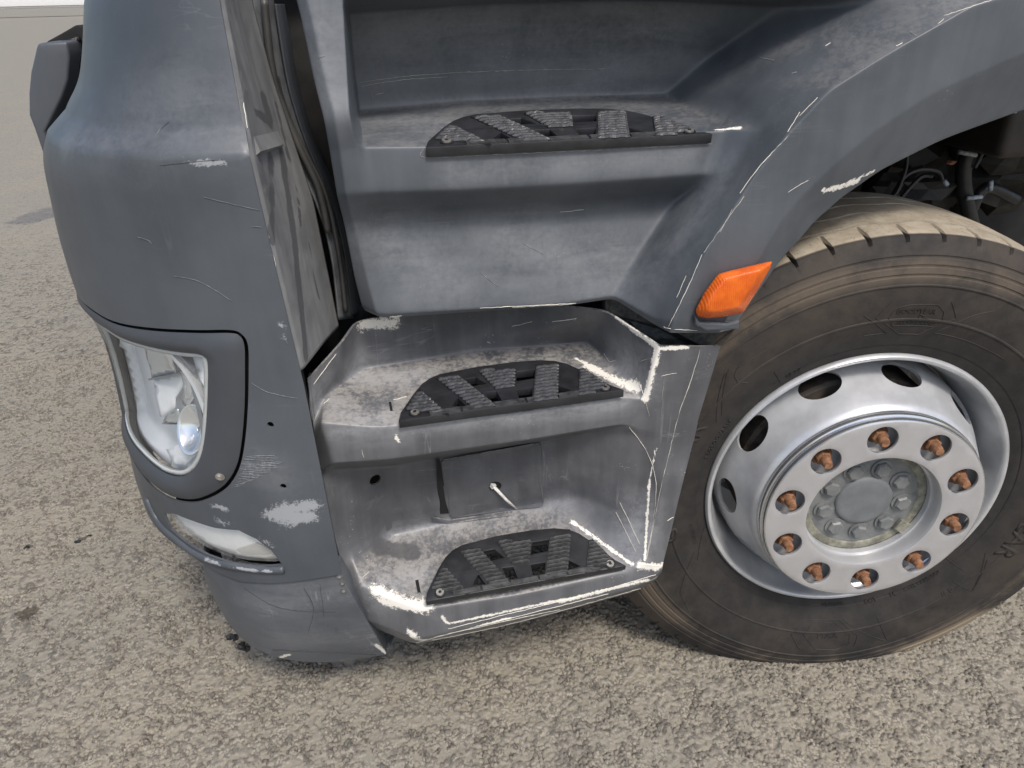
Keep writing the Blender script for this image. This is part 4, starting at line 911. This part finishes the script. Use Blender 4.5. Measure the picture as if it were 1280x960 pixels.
def tyre_mat():
    m, nt, B = new_mat('tyre_rubber'); L = nt.links; tc0 = N(nt, 'ShaderNodeTexCoord').outputs['Object']
    mp = N(nt, 'ShaderNodeMapping'); mp.vector_type = 'TEXTURE'; mp.inputs['Location'].default_value = (0, 0, ZC); mp.inputs['Rotation'].default_value = (0, 0, STEER); L.new(tc0, mp.inputs[0]); tc = mp.outputs[0]
    sp = N(nt, 'ShaderNodeSeparateXYZ'); L.new(tc, sp.inputs[0])
    r = math_(nt, 'SQRT', math_(nt, 'ADD', math_(nt, 'POWER', sp.outputs[0], 2.0), math_(nt, 'POWER', sp.outputs[2], 2.0)))
    n1 = noise(nt, tc, 5, 7, .65, .5); n2 = noise(nt, tc, 26, 7, .7); n3 = noise(nt, tc, 160, 5, .7)
    base = mix(nt, step(nt, n2, .3, .7), (.019, .018, .0175), (.034, .031, .029))
    side = math_(nt, 'MULTIPLY', step(nt, r, .32, .42), step(nt, math_(nt, 'ADD', n1, math_(nt, 'MULTIPLY', n2, .35)), .52, .86))
    base = mix(nt, math_(nt, 'MULTIPLY', side, .6), base, (.070, .055, .042))
    sh_ = math_(nt, 'MULTIPLY', math_(nt, 'MULTIPLY', step(nt, r, .438, .455), step(nt, r, .488, .474)), step(nt, math_(nt, 'ADD', n1, math_(nt, 'MULTIPLY', n2, .3)), .48, .78))
    base = mix(nt, math_(nt, 'MULTIPLY', sh_, .5), base, (.15, .118, .086))
    foot = math_(nt, 'MULTIPLY', math_(nt, 'MULTIPLY', step(nt, r, .468, .482), step(nt, math_(nt, 'ADD', sp.outputs[2], math_(nt, 'MULTIPLY', n2, .05)), -.30, -.34)), step(nt, math_(nt, 'ADD', sp.outputs[0], math_(nt, 'MULTIPLY', n1, .1)), .20, .26))
    base = mix(nt, math_(nt, 'MULTIPLY', foot, .8), base, (.33, .27, .19))
    trd = math_(nt, 'MULTIPLY', step(nt, sp.outputs[1], .004, .010), step(nt, r, .5165, .519))
    dirt = mix(nt, step(nt, n2, .35, .7), (.30, .255, .19), (.42, .37, .285))
    dirt = mix(nt, math_(nt, 'MULTIPLY', step(nt, n1, .56, .7), .5), dirt, (.12, .10, .08))
    base = mix(nt, math_(nt, 'MULTIPLY', trd, step(nt, n3, .2, .45)), base, dirt)
    grv = math_(nt, 'MULTIPLY', step(nt, sp.outputs[1], .02, .03), step(nt, r, .5175, .5155)); base = mix(nt, math_(nt, 'MULTIPLY', grv, .8), base, (.055, .048, .040))
    L.new(base, B.inputs['Base Color']); B.inputs['Roughness'].default_value = .72; B.inputs['Specular IOR Level'].default_value = .35
    p = bump(nt, B, n3, .25, .0008); bump(nt, B, n2, .2, .002, p); return m
M_TYRE = tyre_mat()
V, F_ = tyre_mesh(); tyre = wmesh('tyre', V, F_, M_TYRE, True, 24)
sideR = np.array([s[0] for s in SIDE]); sideY = np.array([s[1] for s in SIDE])
def wall_y(r): 
    # smooth wall without the raised rings
    sm = [(.2990, .006), (.320, -.0035), (.345, -.0125), (.372, -.019), (.400, -.0225), (.425, -.0235), (.445, -.0224), (.462, -.0190), (.478, -.0150), (.498, -.0075), (.5155, .0012)]
    return np.interp(r, [s[0] for s in sm], [s[1] for s in sm])
def wall_pt(ang, r, out): 
    return np.array([r*math.cos(ang), wall_y(r) - out, r*math.sin(ang)])
def letters(txt, ang_deg, r, size, out=.0012, spacing=1.0, flip=False, bold=0.0):
    cu = bpy.data.curves.new('tyre_lettering', 'FONT'); cu.body = txt; cu.size = size; cu.align_x = 'CENTER'; cu.extrude = .0; cu.space_character = spacing; cu.offset = bold; cu.resolution_u = 2
    tmp = bpy.data.objects.new('t', cu); col.objects.link(tmp); dg = bpy.context.evaluated_depsgraph_get(); dg.update()
    me = bpy.data.meshes.new_from_object(tmp.evaluated_get(dg)); bpy.data.objects.remove(tmp); bpy.data.curves.remove(cu)
    bm = bmesh.new(); bm.from_mesh(me); bmesh.ops.triangulate(bm, faces=bm.faces); bmesh.ops.subdivide_edges(bm, edges=[e for e in bm.edges if e.calc_length() > size*.4], cuts=1)
    ret_ = bmesh.ops.extrude_face_region(bm, geom=bm.faces[:]); up_ = {v for v in ret_['geom'] if isinstance(v, bmesh.types.BMVert)}
    a0 = math.radians(ang_deg)
    co = []
    for v in bm.verts:
        rr_ = r + (v.co.y if not flip else -v.co.y); a = a0 + (-v.co.x if not flip else v.co.x)/r
        co.append((v, wall_pt(a, rr_, out if v in up_ else -.0006)))
    for v, c in co: v.co = Vector(W(tyre_sag(np.array([c])))[0])
    bmesh.ops.recalc_face_normals(bm, faces=bm.faces); me2 = bpy.data.meshes.new('tyre_lettering'); bm.to_mesh(me2); bm.free(); bpy.data.meshes.remove(me)
    return link('tyre_lettering', me2, M_TYRE, wheel, False)
def wall_line(pts, w=.0011, h=.0011, closed=False):
    """raised line on the side wall: pts as (angle in degrees, radius)"""
    P_ = [(math.radians(a), r) for a, r in pts]
    if closed: P_ = P_ + P_[:1]
    D = []
    for (a, r), (b, s) in zip(P_[:-1], P_[1:]):
        n = max(1, int(max(abs(a-b)*r, abs(r-s))/.008)); D += [(a+(b-a)*k/n, r+(s-r)*k/n) for k in range(n)]
    D.append(P_[-1]); V = []
    for i, (a, r) in enumerate(D):
        a2, r2 = D[min(i+1, len(D)-1)]; a1, r1 = D[max(i-1, 0)]; t = np.array([(a2-a1)*r, r2-r1]); t /= np.linalg.norm(t)+1e-9; s = np.array([-t[1], t[0]])*w
        V += [wall_pt(a+s[0]/r, r+s[1], -.0004), wall_pt(a, r, h), wall_pt(a-s[0]/r, r-s[1], -.0004)]
    return V, [(3*i+j, 3*i+j+1, 3*i+j+4, 3*i+j+3) for i in range(len(D)-1) for j in (0, 1)]
def to_wall(px, py):
    d = ray(px, py); y = -.02
    R_ = WM[:3, :3].T; o_ = R_ @ (CAM - np.array([0, 0, ZC])); dd = R_ @ d
    for _ in range(6):
        t = (y - o_[1])/dd[1]; q_ = o_ + t*dd; r = math.hypot(q_[0], q_[2]); y = float(wall_y(r))
    return math.degrees(math.atan2(q_[2], q_[0])) % 360, r
def lines(name, polys, **k):
    V = []; F_ = []
    for pts in polys:
        v, f = wall_line([to_wall(*p) for p in pts], **k); s = len(V); V += v; F_ += [tuple(i+s for i in q_) for q_ in f]
    V = tyre_sag(np.array(V)); o = wmesh(name, V, F_, M_TYRE, True, 60); o['kind'] = 'stuff'; return o
c2 = lambda x, y: (1080 + x/6.4, 340 + y/6.4)
lines('sidewall_badge', [[c2(225, 230), c2(95, 370), c2(275, 495), c2(430, 500), c2(735, 370), c2(700, 240)], [c2(195, 370), c2(230, 432), c2(540, 436), c2(620, 400), c2(640, 320), c2(590, 262), c2(360, 265), c2(260, 290), c2(195, 370)],
      [c2(0, 350), c2(180, 490), c2(0, 510)], [c2(560, 488), c2(900, 340), c2(1050, 310)], [c2(560, 488), c2(760, 530), c2(960, 610), c2(1120, 700)], [c2(430, 372), c2(450, 340), c2(495, 355)], [c2(455, 385), c2(470, 360), c2(505, 372)]])
c1_ = lambda x, y: (860 + x/5.645, 420 + y/5.645)
c3_ = lambda x, y: (960 + x/4, 640 + y/4)
lines('sidewall_ridges', [[c1_(200, 610), c1_(220, 400), c1_(250, 290), c1_(290, 235)], [c1_(240, 560), c1_(245, 420), c1_(275, 260)], [c1_(420, 330), c1_(350, 325), c1_(325, 280), c1_(345, 230), c1_(420, 180), c1_(560, 100)], [c1_(610, 255), c1_(660, 330)], [c1_(50, 640), c1_(85, 590)],
      [c3_(110, 600), c3_(150, 670)], [c3_(170, 600), c3_(225, 540), c3_(330, 545), c3_(400, 600), c3_(395, 640), c3_(330, 672), c3_(230, 668), c3_(170, 600)], [c3_(105, 600), c3_(190, 530), c3_(350, 530), c3_(440, 605), c3_(420, 655)], [c3_(370, 530), c3_(590, 635), c3_(540, 520)], [c3_(925, 345), c3_(1020, 395), c3_(1085, 205)], [c3_(1020, 395), c3_(1095, 240)], [c3_(890, 230), c3_(990, 300)], [(868, 690), (850, 740), (862, 765)], [(872, 700), (880, 660)]])
def let(txt, px, py, size, **k):
    a, r = to_wall(px, py); return letters(txt, a, r - size*.35*(1 if not k.get('flip') else -1), size, **k)
let('REGROOVABLE', 896, 548, .0125, spacing=1.12, bold=.0002)
let('TUBELESS', 866, 668, .012, spacing=1.1)
let('18 PR', 992, 466, .010, spacing=1.3)
aR, rR = to_wall(*c3_(1180, 215))
for a_ in (aR + 21, aR + 201): letters('GOODYEAR', a_, rR - .018, .050, spacing=1.02, bold=.0008, out=.0016)
let('GOODYEAR', *c2(420, 310), .0125, spacing=1.0)
let('TECHNOLOGY', *c2(420, 398), .0105, spacing=1.0)
let('MAX', *c3_(290, 605), .020, spacing=1.2, flip=True)
let('STEEL CORD 8431', *c3_(770, 345), .0105, flip=True)
let('DOT', *c3_(510, 440), .012, flip=True, bold=.0003)
let('E4', *c3_(620, 408), .011, flip=True, bold=.0003)
let('REINFORCED', *c3_(320, 458), .008, flip=True)
let('8 R', *c3_(900, 400), .022, flip=True)
# rim: barrel and convex disc
M_RIM = simple('silver_wheel_paint', (.53, .54, .55), .32, .40, var=.14, nscale=14, b=.06)
M_RING = simple('silver_cover_ring', (.50, .50, .505), .34, .45, var=.06, nscale=14, b=.10)
M_RINGP = simple('polished_ring_edge', (.62, .63, .65), .14, .9, var=.04, nscale=14, b=0)
wlathe('rim', [(.2905, .012), (.2972, .009), (.2985, .004), (.2975, .0), (.294, -.0035), (.290, -.0035), (.2870, -.001), (.2850, .006), (.2825, .018), (.2790, .030), (.2745, .040), (.2700, .060), (.2660, .085), (.262, .12), (.2615, .30), (.29, .30), (.29, .012)], M_RIM, 160, 40)
DISC = [(.2618, .115), (.2600, .085), (.2575, .055), (.2540, .040), (.2490, .026), (.2430, .012), (.2360, -.004), (.2300, -.018), (.2250, -.030), (.2200, -.040), (.2160, -.047), (.2110, -.0505), (.1900, -.052), (.120, -.052), (.120, -.040), (.200, -.040), (.214, -.034), (.224, -.012), (.236, .012), (.244, .030), (.250, .048), (.2540, .115)]
disc = lathe('wheel_disc', DISC, M_RIM, wheel, 160, WM, True)
cs = []
for k in range(10):
    a = math.radians(78.3 + 36*k); rad = np.array([math.cos(a), 0, math.sin(a)]); nrm = rad*.86 + np.array([0, -.5, 0]); c = rad*.249 + np.array([0, .024, 0])
    tg = np.array([-math.sin(a), 0, math.cos(a)]); w2 = np.cross(nrm, tg); w2 /= np.linalg.norm(w2)
    p_ = [c - nrm*.03 + .040*(math.cos(t)*tg) + .030*math.sin(t)*w2 for t in np.linspace(0, 2*math.pi, 29)[:-1]]
    cs.append(prism('bore', W(np.array(p_)), WM[:3, :3] @ (nrm*.07)))
cut(disc, cs); sharp(disc, 28)
# brake drum and dark space behind the vents
wlathe('brake_drum', [(.06, .055), (.215, .055), (.222, .062), (.222, .20)], simple('brake_cast', (.10, .085, .07), .7, .3, var=.6, nscale=25), 64)
# cover ring with ten nut windows
A0 = 96.51
rg = [np.array([.2050*math.cos(t), .2050*math.sin(t)]) for t in np.linspace(0, 2*math.pi, 161)[:-1]]
bo_ = [np.array([.1268*math.cos(t), .1268*math.sin(t)]) for t in np.linspace(0, 2*math.pi, 121)[:-1]]
hol = []
for k in range(10):
    a = math.radians(A0 - 36*k); c = np.array([.1675*math.cos(a), .1675*math.sin(a)]); hol.append(np.array([c + .0278*np.array([math.cos(t), math.sin(t)]) for t in np.linspace(0, 2*math.pi, 37)[:-1]]))
vs, fs = sheet2d(np.array(rg), [np.array(bo_)] + hol, .012)
o = mesh_obj('cover_ring', W(np.stack([vs[:, 0], np.full(len(vs), -.0793), vs[:, 1]], 1)), fs, M_RING, wheel); flip_to(o, CAM); solid(o, .006); bevel(o, .0012, 2, 50); bake(o); sharp(o, 30)
wlathe('ring_edge', [(.2040, -.0793), (.2062, -.0785), (.2075, -.0765), (.2080, -.070), (.2065, -.0685), (.2065, -.0655), (.2100, -.0640), (.2118, -.060), (.2118, -.0535), (.2098, -.0515), (.2098, -.049)], M_RINGP, 160, 35)
wlathe('bore_wall', [(.1268, -.0775), (.1252, -.074), (.1245, -.055), (.1243, -.030)], M_RING, 120, 35)
# hub
def hub_mat():
    m, nt, B = new_mat('greasy_hub'); L = nt.links; tc = N(nt, 'ShaderNodeTexCoord').outputs['Object']
    n1 = noise(nt, tc, 22, 6, .65, .5); n2 = noise(nt, tc, 90, 6, .7)
    b = mix(nt, step(nt, n1, .35, .65), (.125, .133, .138), (.195, .202, .20)); b = mix(nt, math_(nt, 'MULTIPLY', step(nt, n2, .5, .7), .5), b, (.19, .185, .15))
    L.new(b, B.inputs['Base Color']); B.inputs['Roughness'].default_value = .4; bump(nt, B, n2, .4, .0015); return m
M_HUB = hub_mat(); M_HUBC = simple('hub_cap', (.15, .16, .165), .55, .0, var=.12, nscale=30)
M_HUBD = simple('greased_dust', (.22, .215, .17), .7, .0, var=.4, nscale=55, b=.5)
wlathe('hub', [(.0, -.036), (.085, -.036), (.118, -.036), (.1235, -.034)], M_HUB, 80, 30)
wlathe('grease_collar', [(.1225, -.0375), (.118, -.0395), (.106, -.0385), (.104, -.036)], M_HUBD, 80, 30)
wlathe('hub_cap', [(.0, -.0425), (.046, -.0425), (.0525, -.0415), (.0550, -.039), (.0565, -.035)], M_HUBC, 64, 60)
hb = []
for k in range(9):
    a = math.radians(35 - 40*k); c = np.array([.0765*math.cos(a), -.036, .0765*math.sin(a)])
    p_, v_ = ngon_prism(c, (0, -1, 0), .0205, .003, 20); V = list(p_) + [q_ + v_ for q_ in p_]
    p2, v2 = ngon_prism(c + (0, -.003, 0), (0, -1, 0), .0160, .006, 6, .3*k); p3 = [c + (q_ - c)*.86 for q_ in p2]
    V2 = list(p2) + [q_ + v2*.75 for q_ in p2] + [c + (q_ - c)*.82 + np.array([0, -.0085, 0]) for q_ in p2]
    F_ = [tuple(range(20, 40))] + [(i, (i+1) % 20, 20+(i+1) % 20, 20+i) for i in range(20)]
    s = 40; F_ += [(s+i, s+(i+1) % 6, s+6+(i+1) % 6, s+6+i) for i in range(6)] + [(s+6+i, s+6+(i+1) % 6, s+12+(i+1) % 6, s+12+i) for i in range(6)] + [tuple(range(s+12, s+18))]
    if k == 0: wmesh('hub_bolt', V + V2, F_, M_HUB, False)
    else: wmesh('hub_bolt', V + V2, F_, M_HUB, False)
a = math.radians(-36); u_ = np.array([math.cos(a), 0, math.sin(a)]); t_ = np.array([-math.sin(a), 0, math.cos(a)])
p_ = [u_*.122 + t_*.013, u_*.122 - t_*.013, u_*.098 - t_*.012, u_*.096 + t_*.010]; p_ = [q_ + np.array([0, -.037, 0]) for q_ in p_]
prism('hub_tab', W(np.array(p_)), WM[:3, :3] @ np.array([0, -.008, 0]), M_HUBD, wheel)
# nuts and studs, rusty
def rust_mat():
    m, nt, B = new_mat('rusty_steel'); L = nt.links; tc = N(nt, 'ShaderNodeTexCoord').outputs['Object']
    n1 = noise(nt, tc, 90, 6, .7); n2 = noise(nt, tc, 320, 5, .7)
    b = mix(nt, step(nt, n1, .35, .65), (.15, .066, .030), (.31, .155, .080)); b = mix(nt, step(nt, n2, .6, .75), b, (.46, .34, .25))
    L.new(b, B.inputs['Base Color']); B.inputs['Roughness'].default_value = .85; bump(nt, B, n2, .25, .0006); return m
M_RUST = rust_mat(); M_WASH = simple('nut_plate', (.50, .50, .50), .3, .7, var=.3, nscale=30)
for k in range(10):
    a = math.radians(A0 - 36*k); c = np.array([.1675*math.cos(a), -.052, .1675*math.sin(a)]); V = []; F_ = []
    def ring_(r, y, n, rot=0.0):
        s = len(V); V.extend([c + np.array([r*math.cos(rot+2*math.pi*i/n), y, r*math.sin(rot+2*math.pi*i/n)]) for i in range(n)]); return s
    def band(s, t, n): F_.extend([(s+i, s+(i+1) % n, t+(i+1) % n, t+i) for i in range(n)])
    rot = random.uniform(0, 1)
    r0 = ring_(.0195, 0, 18); r1 = ring_(.0200, -.004, 18); r2 = ring_(.0172, -.0072, 18); band(r0, r1, 18); band(r1, r2, 18); F_.append(tuple(range(r2, r2+18)))
    h0 = ring_(.0152, -.006, 6, rot); h1 = ring_(.0148, -.018, 6, rot); h2 = ring_(.0126, -.0205, 6, rot); band(h0, h1, 6); band(h1, h2, 6); F_.append(tuple(range(h2, h2+6)))
    nut = wmesh('wheel_nut', V, F_, M_RUST, False)
    V = []; F_ = []
    s0 = ring_(.0096, -.015, 14); prev = s0
    for q_ in range(6):
        t0 = ring_(.0096 - .0006*(q_ % 2), -.018 - .0032*q_, 14); band(prev, t0, 14); prev = t0
    e0 = ring_(.0082, -.0360, 14); band(prev, e0, 14); e1 = ring_(.0074, -.0385 - random.uniform(0, .003), 14); band(e0, e1, 14); F_.append(tuple(range(e1, e1+14)))
    wmesh('wheel_stud', V, F_, M_RUST, True, 50)
V, F_ = tube_mesh([(.236*math.cos(t), -.004, .236*math.sin(t)) for t in np.linspace(.1, .2, 3)], .003, 6)

# ---- marker lamp on the flare
def amber():
    m, nt, B = new_mat('amber_lens'); L = nt.links; tc = N(nt, 'ShaderNodeTexCoord').outputs['Object']
    n1 = noise(nt, tc, 30, 4)
    L.new(mix(nt, step(nt, n1, .3, .7), (.62, .10, .008), (.80, .17, .014)), B.inputs['Base Color']); B.inputs['Roughness'].default_value = .22
    B.inputs['Subsurface Weight'].default_value = .25; B.inputs['Subsurface Radius'].default_value = (.02, .006, .001); B.inputs['Subsurface Scale'].default_value = .5
    wv = N(nt, 'ShaderNodeTexWave', Scale=95.0); L.new(scaled(nt, tc, (1, .2, .35), (0, .25, 0)), wv.inputs['Vector']); bump(nt, B, wv.outputs['Fac'], .3, .0015); return m
marker = empty('marker_lamp', tuple(at(915, 365, Y=-.04)), T)
mo = [(869, 388), (880, 366), (898, 342), (930, 334), (966, 326), (962, 337), (945, 366), (929, 391), (905, 396), (885, 398), (872, 396)]
mi = [(884, 383), (892, 366), (908, 348), (930, 342), (951, 337), (949, 343), (936, 364), (922, 384), (906, 388), (893, 390), (885, 389)]
A_ = [P(*p, YF-.001) for p in mo]; Bm = [P(*p, YF-.018) for p in mo]; Cm = [P(*p, YF-.030) for p in mi]; n = len(mo)
V = A_ + [b_*.92 + a_*.08 for a_, b_ in zip(A_, [P(*p, YF-.014) for p in mo])] + Cm
F_ = [(i, (i+1) % n, n+(i+1) % n, n+i) for i in range(n)] + [(n+i, n+(i+1) % n, 2*n+(i+1) % n, 2*n+i) for i in range(n)] + [tuple(range(2*n, 3*n)), tuple(range(n-1, -1, -1))]
ml = mesh_obj('lens', V, F_, amber(), marker); bevel(ml, .004, 3, 20); bake(ml); sharp(ml, 40)
base_ = [P(*p, YF-.001) for p in [(866, 392), (872, 400), (905, 402), (922, 398), (920, 409), (880, 411), (866, 404)]]
o = prism('lamp_seat', base_, np.array([0, -.010, 0]), M_UP, marker); bevel(o, .003, 2, 40); bake(o)

# ---- wheel housing: dark liner, frame, hoses
def liner():
    rows = []
    for y in (.03, .2, .45, .7):
        r = []
        for px, py in ((921, 409), (976, 324), (1018, 277), (1052, 247), (1100, 213), (1178, 174), (1280, 137), (1350, 118), (1640, 20)):
            q_ = at(px, py, Y=.03); r.append(np.array([q_[0] - .004, y, q_[2] + .012]))
        rows.append(r)
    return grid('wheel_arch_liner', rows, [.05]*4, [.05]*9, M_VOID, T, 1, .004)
liner()
box('chassis_frame', (-.95, .78, .35), (1.6, .90, 1.45), M_VOID, T, .01)
box('axle_beam', (-.12, .35, .36), (.12, 2.0, .56), M_VOID, T, .02)
M_HOSE = simple('rubber_hose', (.022, .022, .023), .42, var=.3, nscale=40); M_CLIP = simple('grey_clip', (.34, .38, .42), .45, var=.3, nscale=90)
M_DK = simple('engine_casting', (.022, .021, .020), .6, .2, var=.6, nscale=18, b=.5)
hoses = [([(1232, 120), (1212, 185), (1204, 220), (1212, 270), (1226, 320)], .60, .019), ([(1205, 120), (1198, 190), (1196, 240), (1206, 300)], .66, .022), ([(1236, 150), (1228, 190), (1218, 210)], .58, .005), ([(1134, 190), (1132, 212), (1122, 238), (1112, 250)], .5, .004),
         ([(1112, 250), (1130, 222), (1150, 212), (1172, 214), (1178, 225)], .52, .0045), ([(1124, 250), (1150, 222), (1165, 220)], .54, .005), ([(1270, 250), (1240, 235), (1226, 240), (1215, 262)], .60, .014)]
for pts, y, r in hoses: tube('hose', [P(*p, y) for p in smooth_curve(pts, 6)], r, M_HOSE, T, 12)
for pts, y in (([(1198, 190), (1220, 194)], .575), ([(1208, 248), (1227, 246)], .575), ([(1239, 226), (1238, 238)], .57), ([(1224, 154), (1236, 158)], .57), ([(1262, 138), (1270, 138)], .2), ([(1180, 226), (1184, 231)], .55)):
    tube('hose_clip', [P(*p, y) for p in pts], .0055, M_CLIP, T, 8)
for i, (px, py, y, r, sq) in enumerate(((1148, 232, .62, .07, (1.3, .8, .6)), (1185, 215, .7, .09, (.8, .8, 1.2)), (1250, 215, .7, .11, (1, .8, .9)), (1150, 190, .72, .10, (1.6, .6, .6)), (1275, 180, .62, .08, (1.2, .7, .9)), (1100, 240, .6, .06, (1, 1, .8)))):
    lump('engine_casting', P(px, py, y), r, M_DK, T, 20+i, sq)
lump('rusty_bracket', P(1190, 203, .6), .012, M_RUST, T, 41, (1.2, .6, .5)); lump('rusty_bracket', P(1240, 178, .66), .05, simple('oily_rust', (.045, .022, .014), .7, var=.5, nscale=40), T, 42, (1.2, .6, .5))
box('side_tank', tuple(P(1256, 172, .42) - (0, 0, .05)), tuple(P(1256, 172, .42) + np.array([.5, .3, .18])), simple('brown_tank', (.035, .030, .026), .55, var=.3, nscale=15), T, .02)

# ---- door pillar gap between bumper and step panel
fl_pts = lambda ps, y: [P(*p, y) for p in ps]
def strip(name, L, R_, yl, yr, mat):
    A_ = resample(smooth_curve(L, 6), 8); B_ = smooth_curve(R_, 6)
    n = 24; A2 = smooth_curve(L, 8); B2 = smooth_curve(R_, 8); rows = []
    for i in range(n):
        t = i/(n-1); a = A2[int(t*(len(A2)-1))]; b = B2[int(t*(len(B2)-1))]; m = (a+b)/2
        rows.append([P(*a, yl), P(*m, (yl+yr)/2 - .006), P(*b, yr)])
    return grid(name, rows, [.02]*n, [.004, .01, .004], mat, T, 1, .004)
strip('pillar_seal', [(312, -10), (322, 30), (342, 110), (368, 190), (398, 260), (415, 320), (424, 400)], [(342, -10), (346, 30), (356, 90), (380, 170), (412, 240), (430, 310), (442, 398)], .19, .23, M_FLANGE)
strip('pillar_trim', [(345, 5), (350, 40), (362, 110), (384, 180), (412, 245), (430, 310), (440, 395)], [(356, 5), (362, 40), (374, 110), (396, 180), (420, 235), (440, 300), (452, 390)], .22, .25, M_BEZ)
tube('door_seal', fl_pts(smooth_curve([(330, 0), (336, 60), (340, 85), (348, 118), (372, 180), (398, 235), (410, 290)], 6), .185), .006, M_RUB, T, 8)
tube('door_seal', fl_pts(smooth_curve([(345, 95), (358, 140), (384, 195), (408, 245), (424, 320), (432, 390)], 6), .19), .004, M_RUB, T, 8)
box('pillar_panel', (-1.10, .30, .80), (-.78, .36, 1.36), M_BROWN, T)
box('cowl_light_block', (-1.20, .26, 1.385), (-.90, .9, 1.47), M_VOID, T)  # black box over the pillar gap blocks light from above

# ---- front grille cheek seen past the bumper corner
def cheek(name, pts, y, dep, mat, par, bv=.006):
    o = prism(name, [P(*p, y) for p in pts], np.array([0, dep, 0]), mat, par); bevel(o, bv, 3, 30); bake(o); sharp(o, 35); return o
cheek('grille_cheek', [(45, 60), (46, 55), (57, 53), (84, 52), (87, 71), (85, 100), (78, 121), (66, 146), (56, 165), (64, 182), (62, 205), (54, 194), (43, 162), (36, 144), (35.5, 117), (38, 90)], .72, .5, simple('cheek_plastic', (.085, .094, .108), .45, var=.08, nscale=8, b=.05), T, .006)
cheek('grille_mesh', [(58, 52), (78, 41), (95, 31), (112, 34), (118, 110), (90, 160), (62, 182), (54, 168)], .80, .5, M_VOID, T, .004)
for k, (a, b) in enumerate((((86, 50), (92, 110)), ((95, 46), (100, 90)), ((78, 55), (100, 48)))): tube('grille_rib', [P(*a, .79), P(*b, .79)], .006, M_BLACK, T, 6)

# ---- the cab body above (mostly out of frame) and the underbody that shades the ground below
cab = box('cab_body', (-1.22, .30, 1.52), (.75, 2.5, 3.2), M_WHITE, T, .06)
box('underbody', (-1.1, .92, .32), (3.2, 2.2, .9), M_VOID, T)
box('bumper_core', (-1.24, .55, .45), (-.95, 2.2, 1.2), M_VOID, T)

# ------------------------------------------------------------------ cable tie hanging in the hook hole
hp0, hn0 = hpnt, hnn
a = hp0 + hn0*.002; pts3 = [hp0 - hn0*.004 + np.array([-.006, 0, .003]), hp0 + hn0*.004 + np.array([-.002, 0, .001])]
e = onlow(646, 636, .004)
tie = bpy.data.objects.new('cable_tie', None); col.objects.link(tie); tie.location = tuple(hp0)
tie['label'] = 'short white cable tie poking out of the round hole between the two lower steps'; tie['category'] = 'cable tie'
tube('tail', [pts3[0], pts3[1], (pts3[1]+e)/2 + hn0*.004, e], [.0034, .0036, .0030, .0022], M_TIE, tie, 6)
p_, v_ = ngon_prism(pts3[0] + hn0*.001, (pts3[1]-pts3[0]), .006, .008, 4, .6); prism('lock_head', p_, v_, M_TIE, tie)
# loose dark crumbs on the ground
for i, (px, py, r, lab) in enumerate(((97, 677, .007, 'small black crumb on the asphalt left of the headlight, lower of the pair'), (111, 670, .006, 'small black crumb on the asphalt left of the headlight, upper of the pair'), (33, 684, .006, 'lone dark crumb on the asphalt at the left edge'))):
    c = at(px, py, Z=.002); o = lump('dirt_crumb', c, r, M_BLACK, None, 60+i, (1.3, 1, .5)); o['label'] = lab; o['category'] = 'dirt crumb'; o['group'] = 'crumbs on the asphalt'
# ------------------------------------------------------------------ far white trailer at the top left
tr0 = at(60, 9, Z=.9)
far = empty('trailer', (-40, 108.0, 0)); far['label'] = 'white trailer parked far off behind the truck bumper'; far['category'] = 'trailer'
box('trailer_body', (-62, 108, 1.22), (-24, 111, 4.0), M_WHITE, far, .05)
box('trailer_skirt', (-60, 108.2, 1.02), (-34, 110.8, 1.22), M_WHITE, far, .05)
for x_ in (-50.5, -49.0):
    p_, v_ = ngon_prism((x_, 107.95, .55), (0, 1, 0), .55, .3, 28); prism('trailer_wheel', p_, v_, M_BLACK, far)
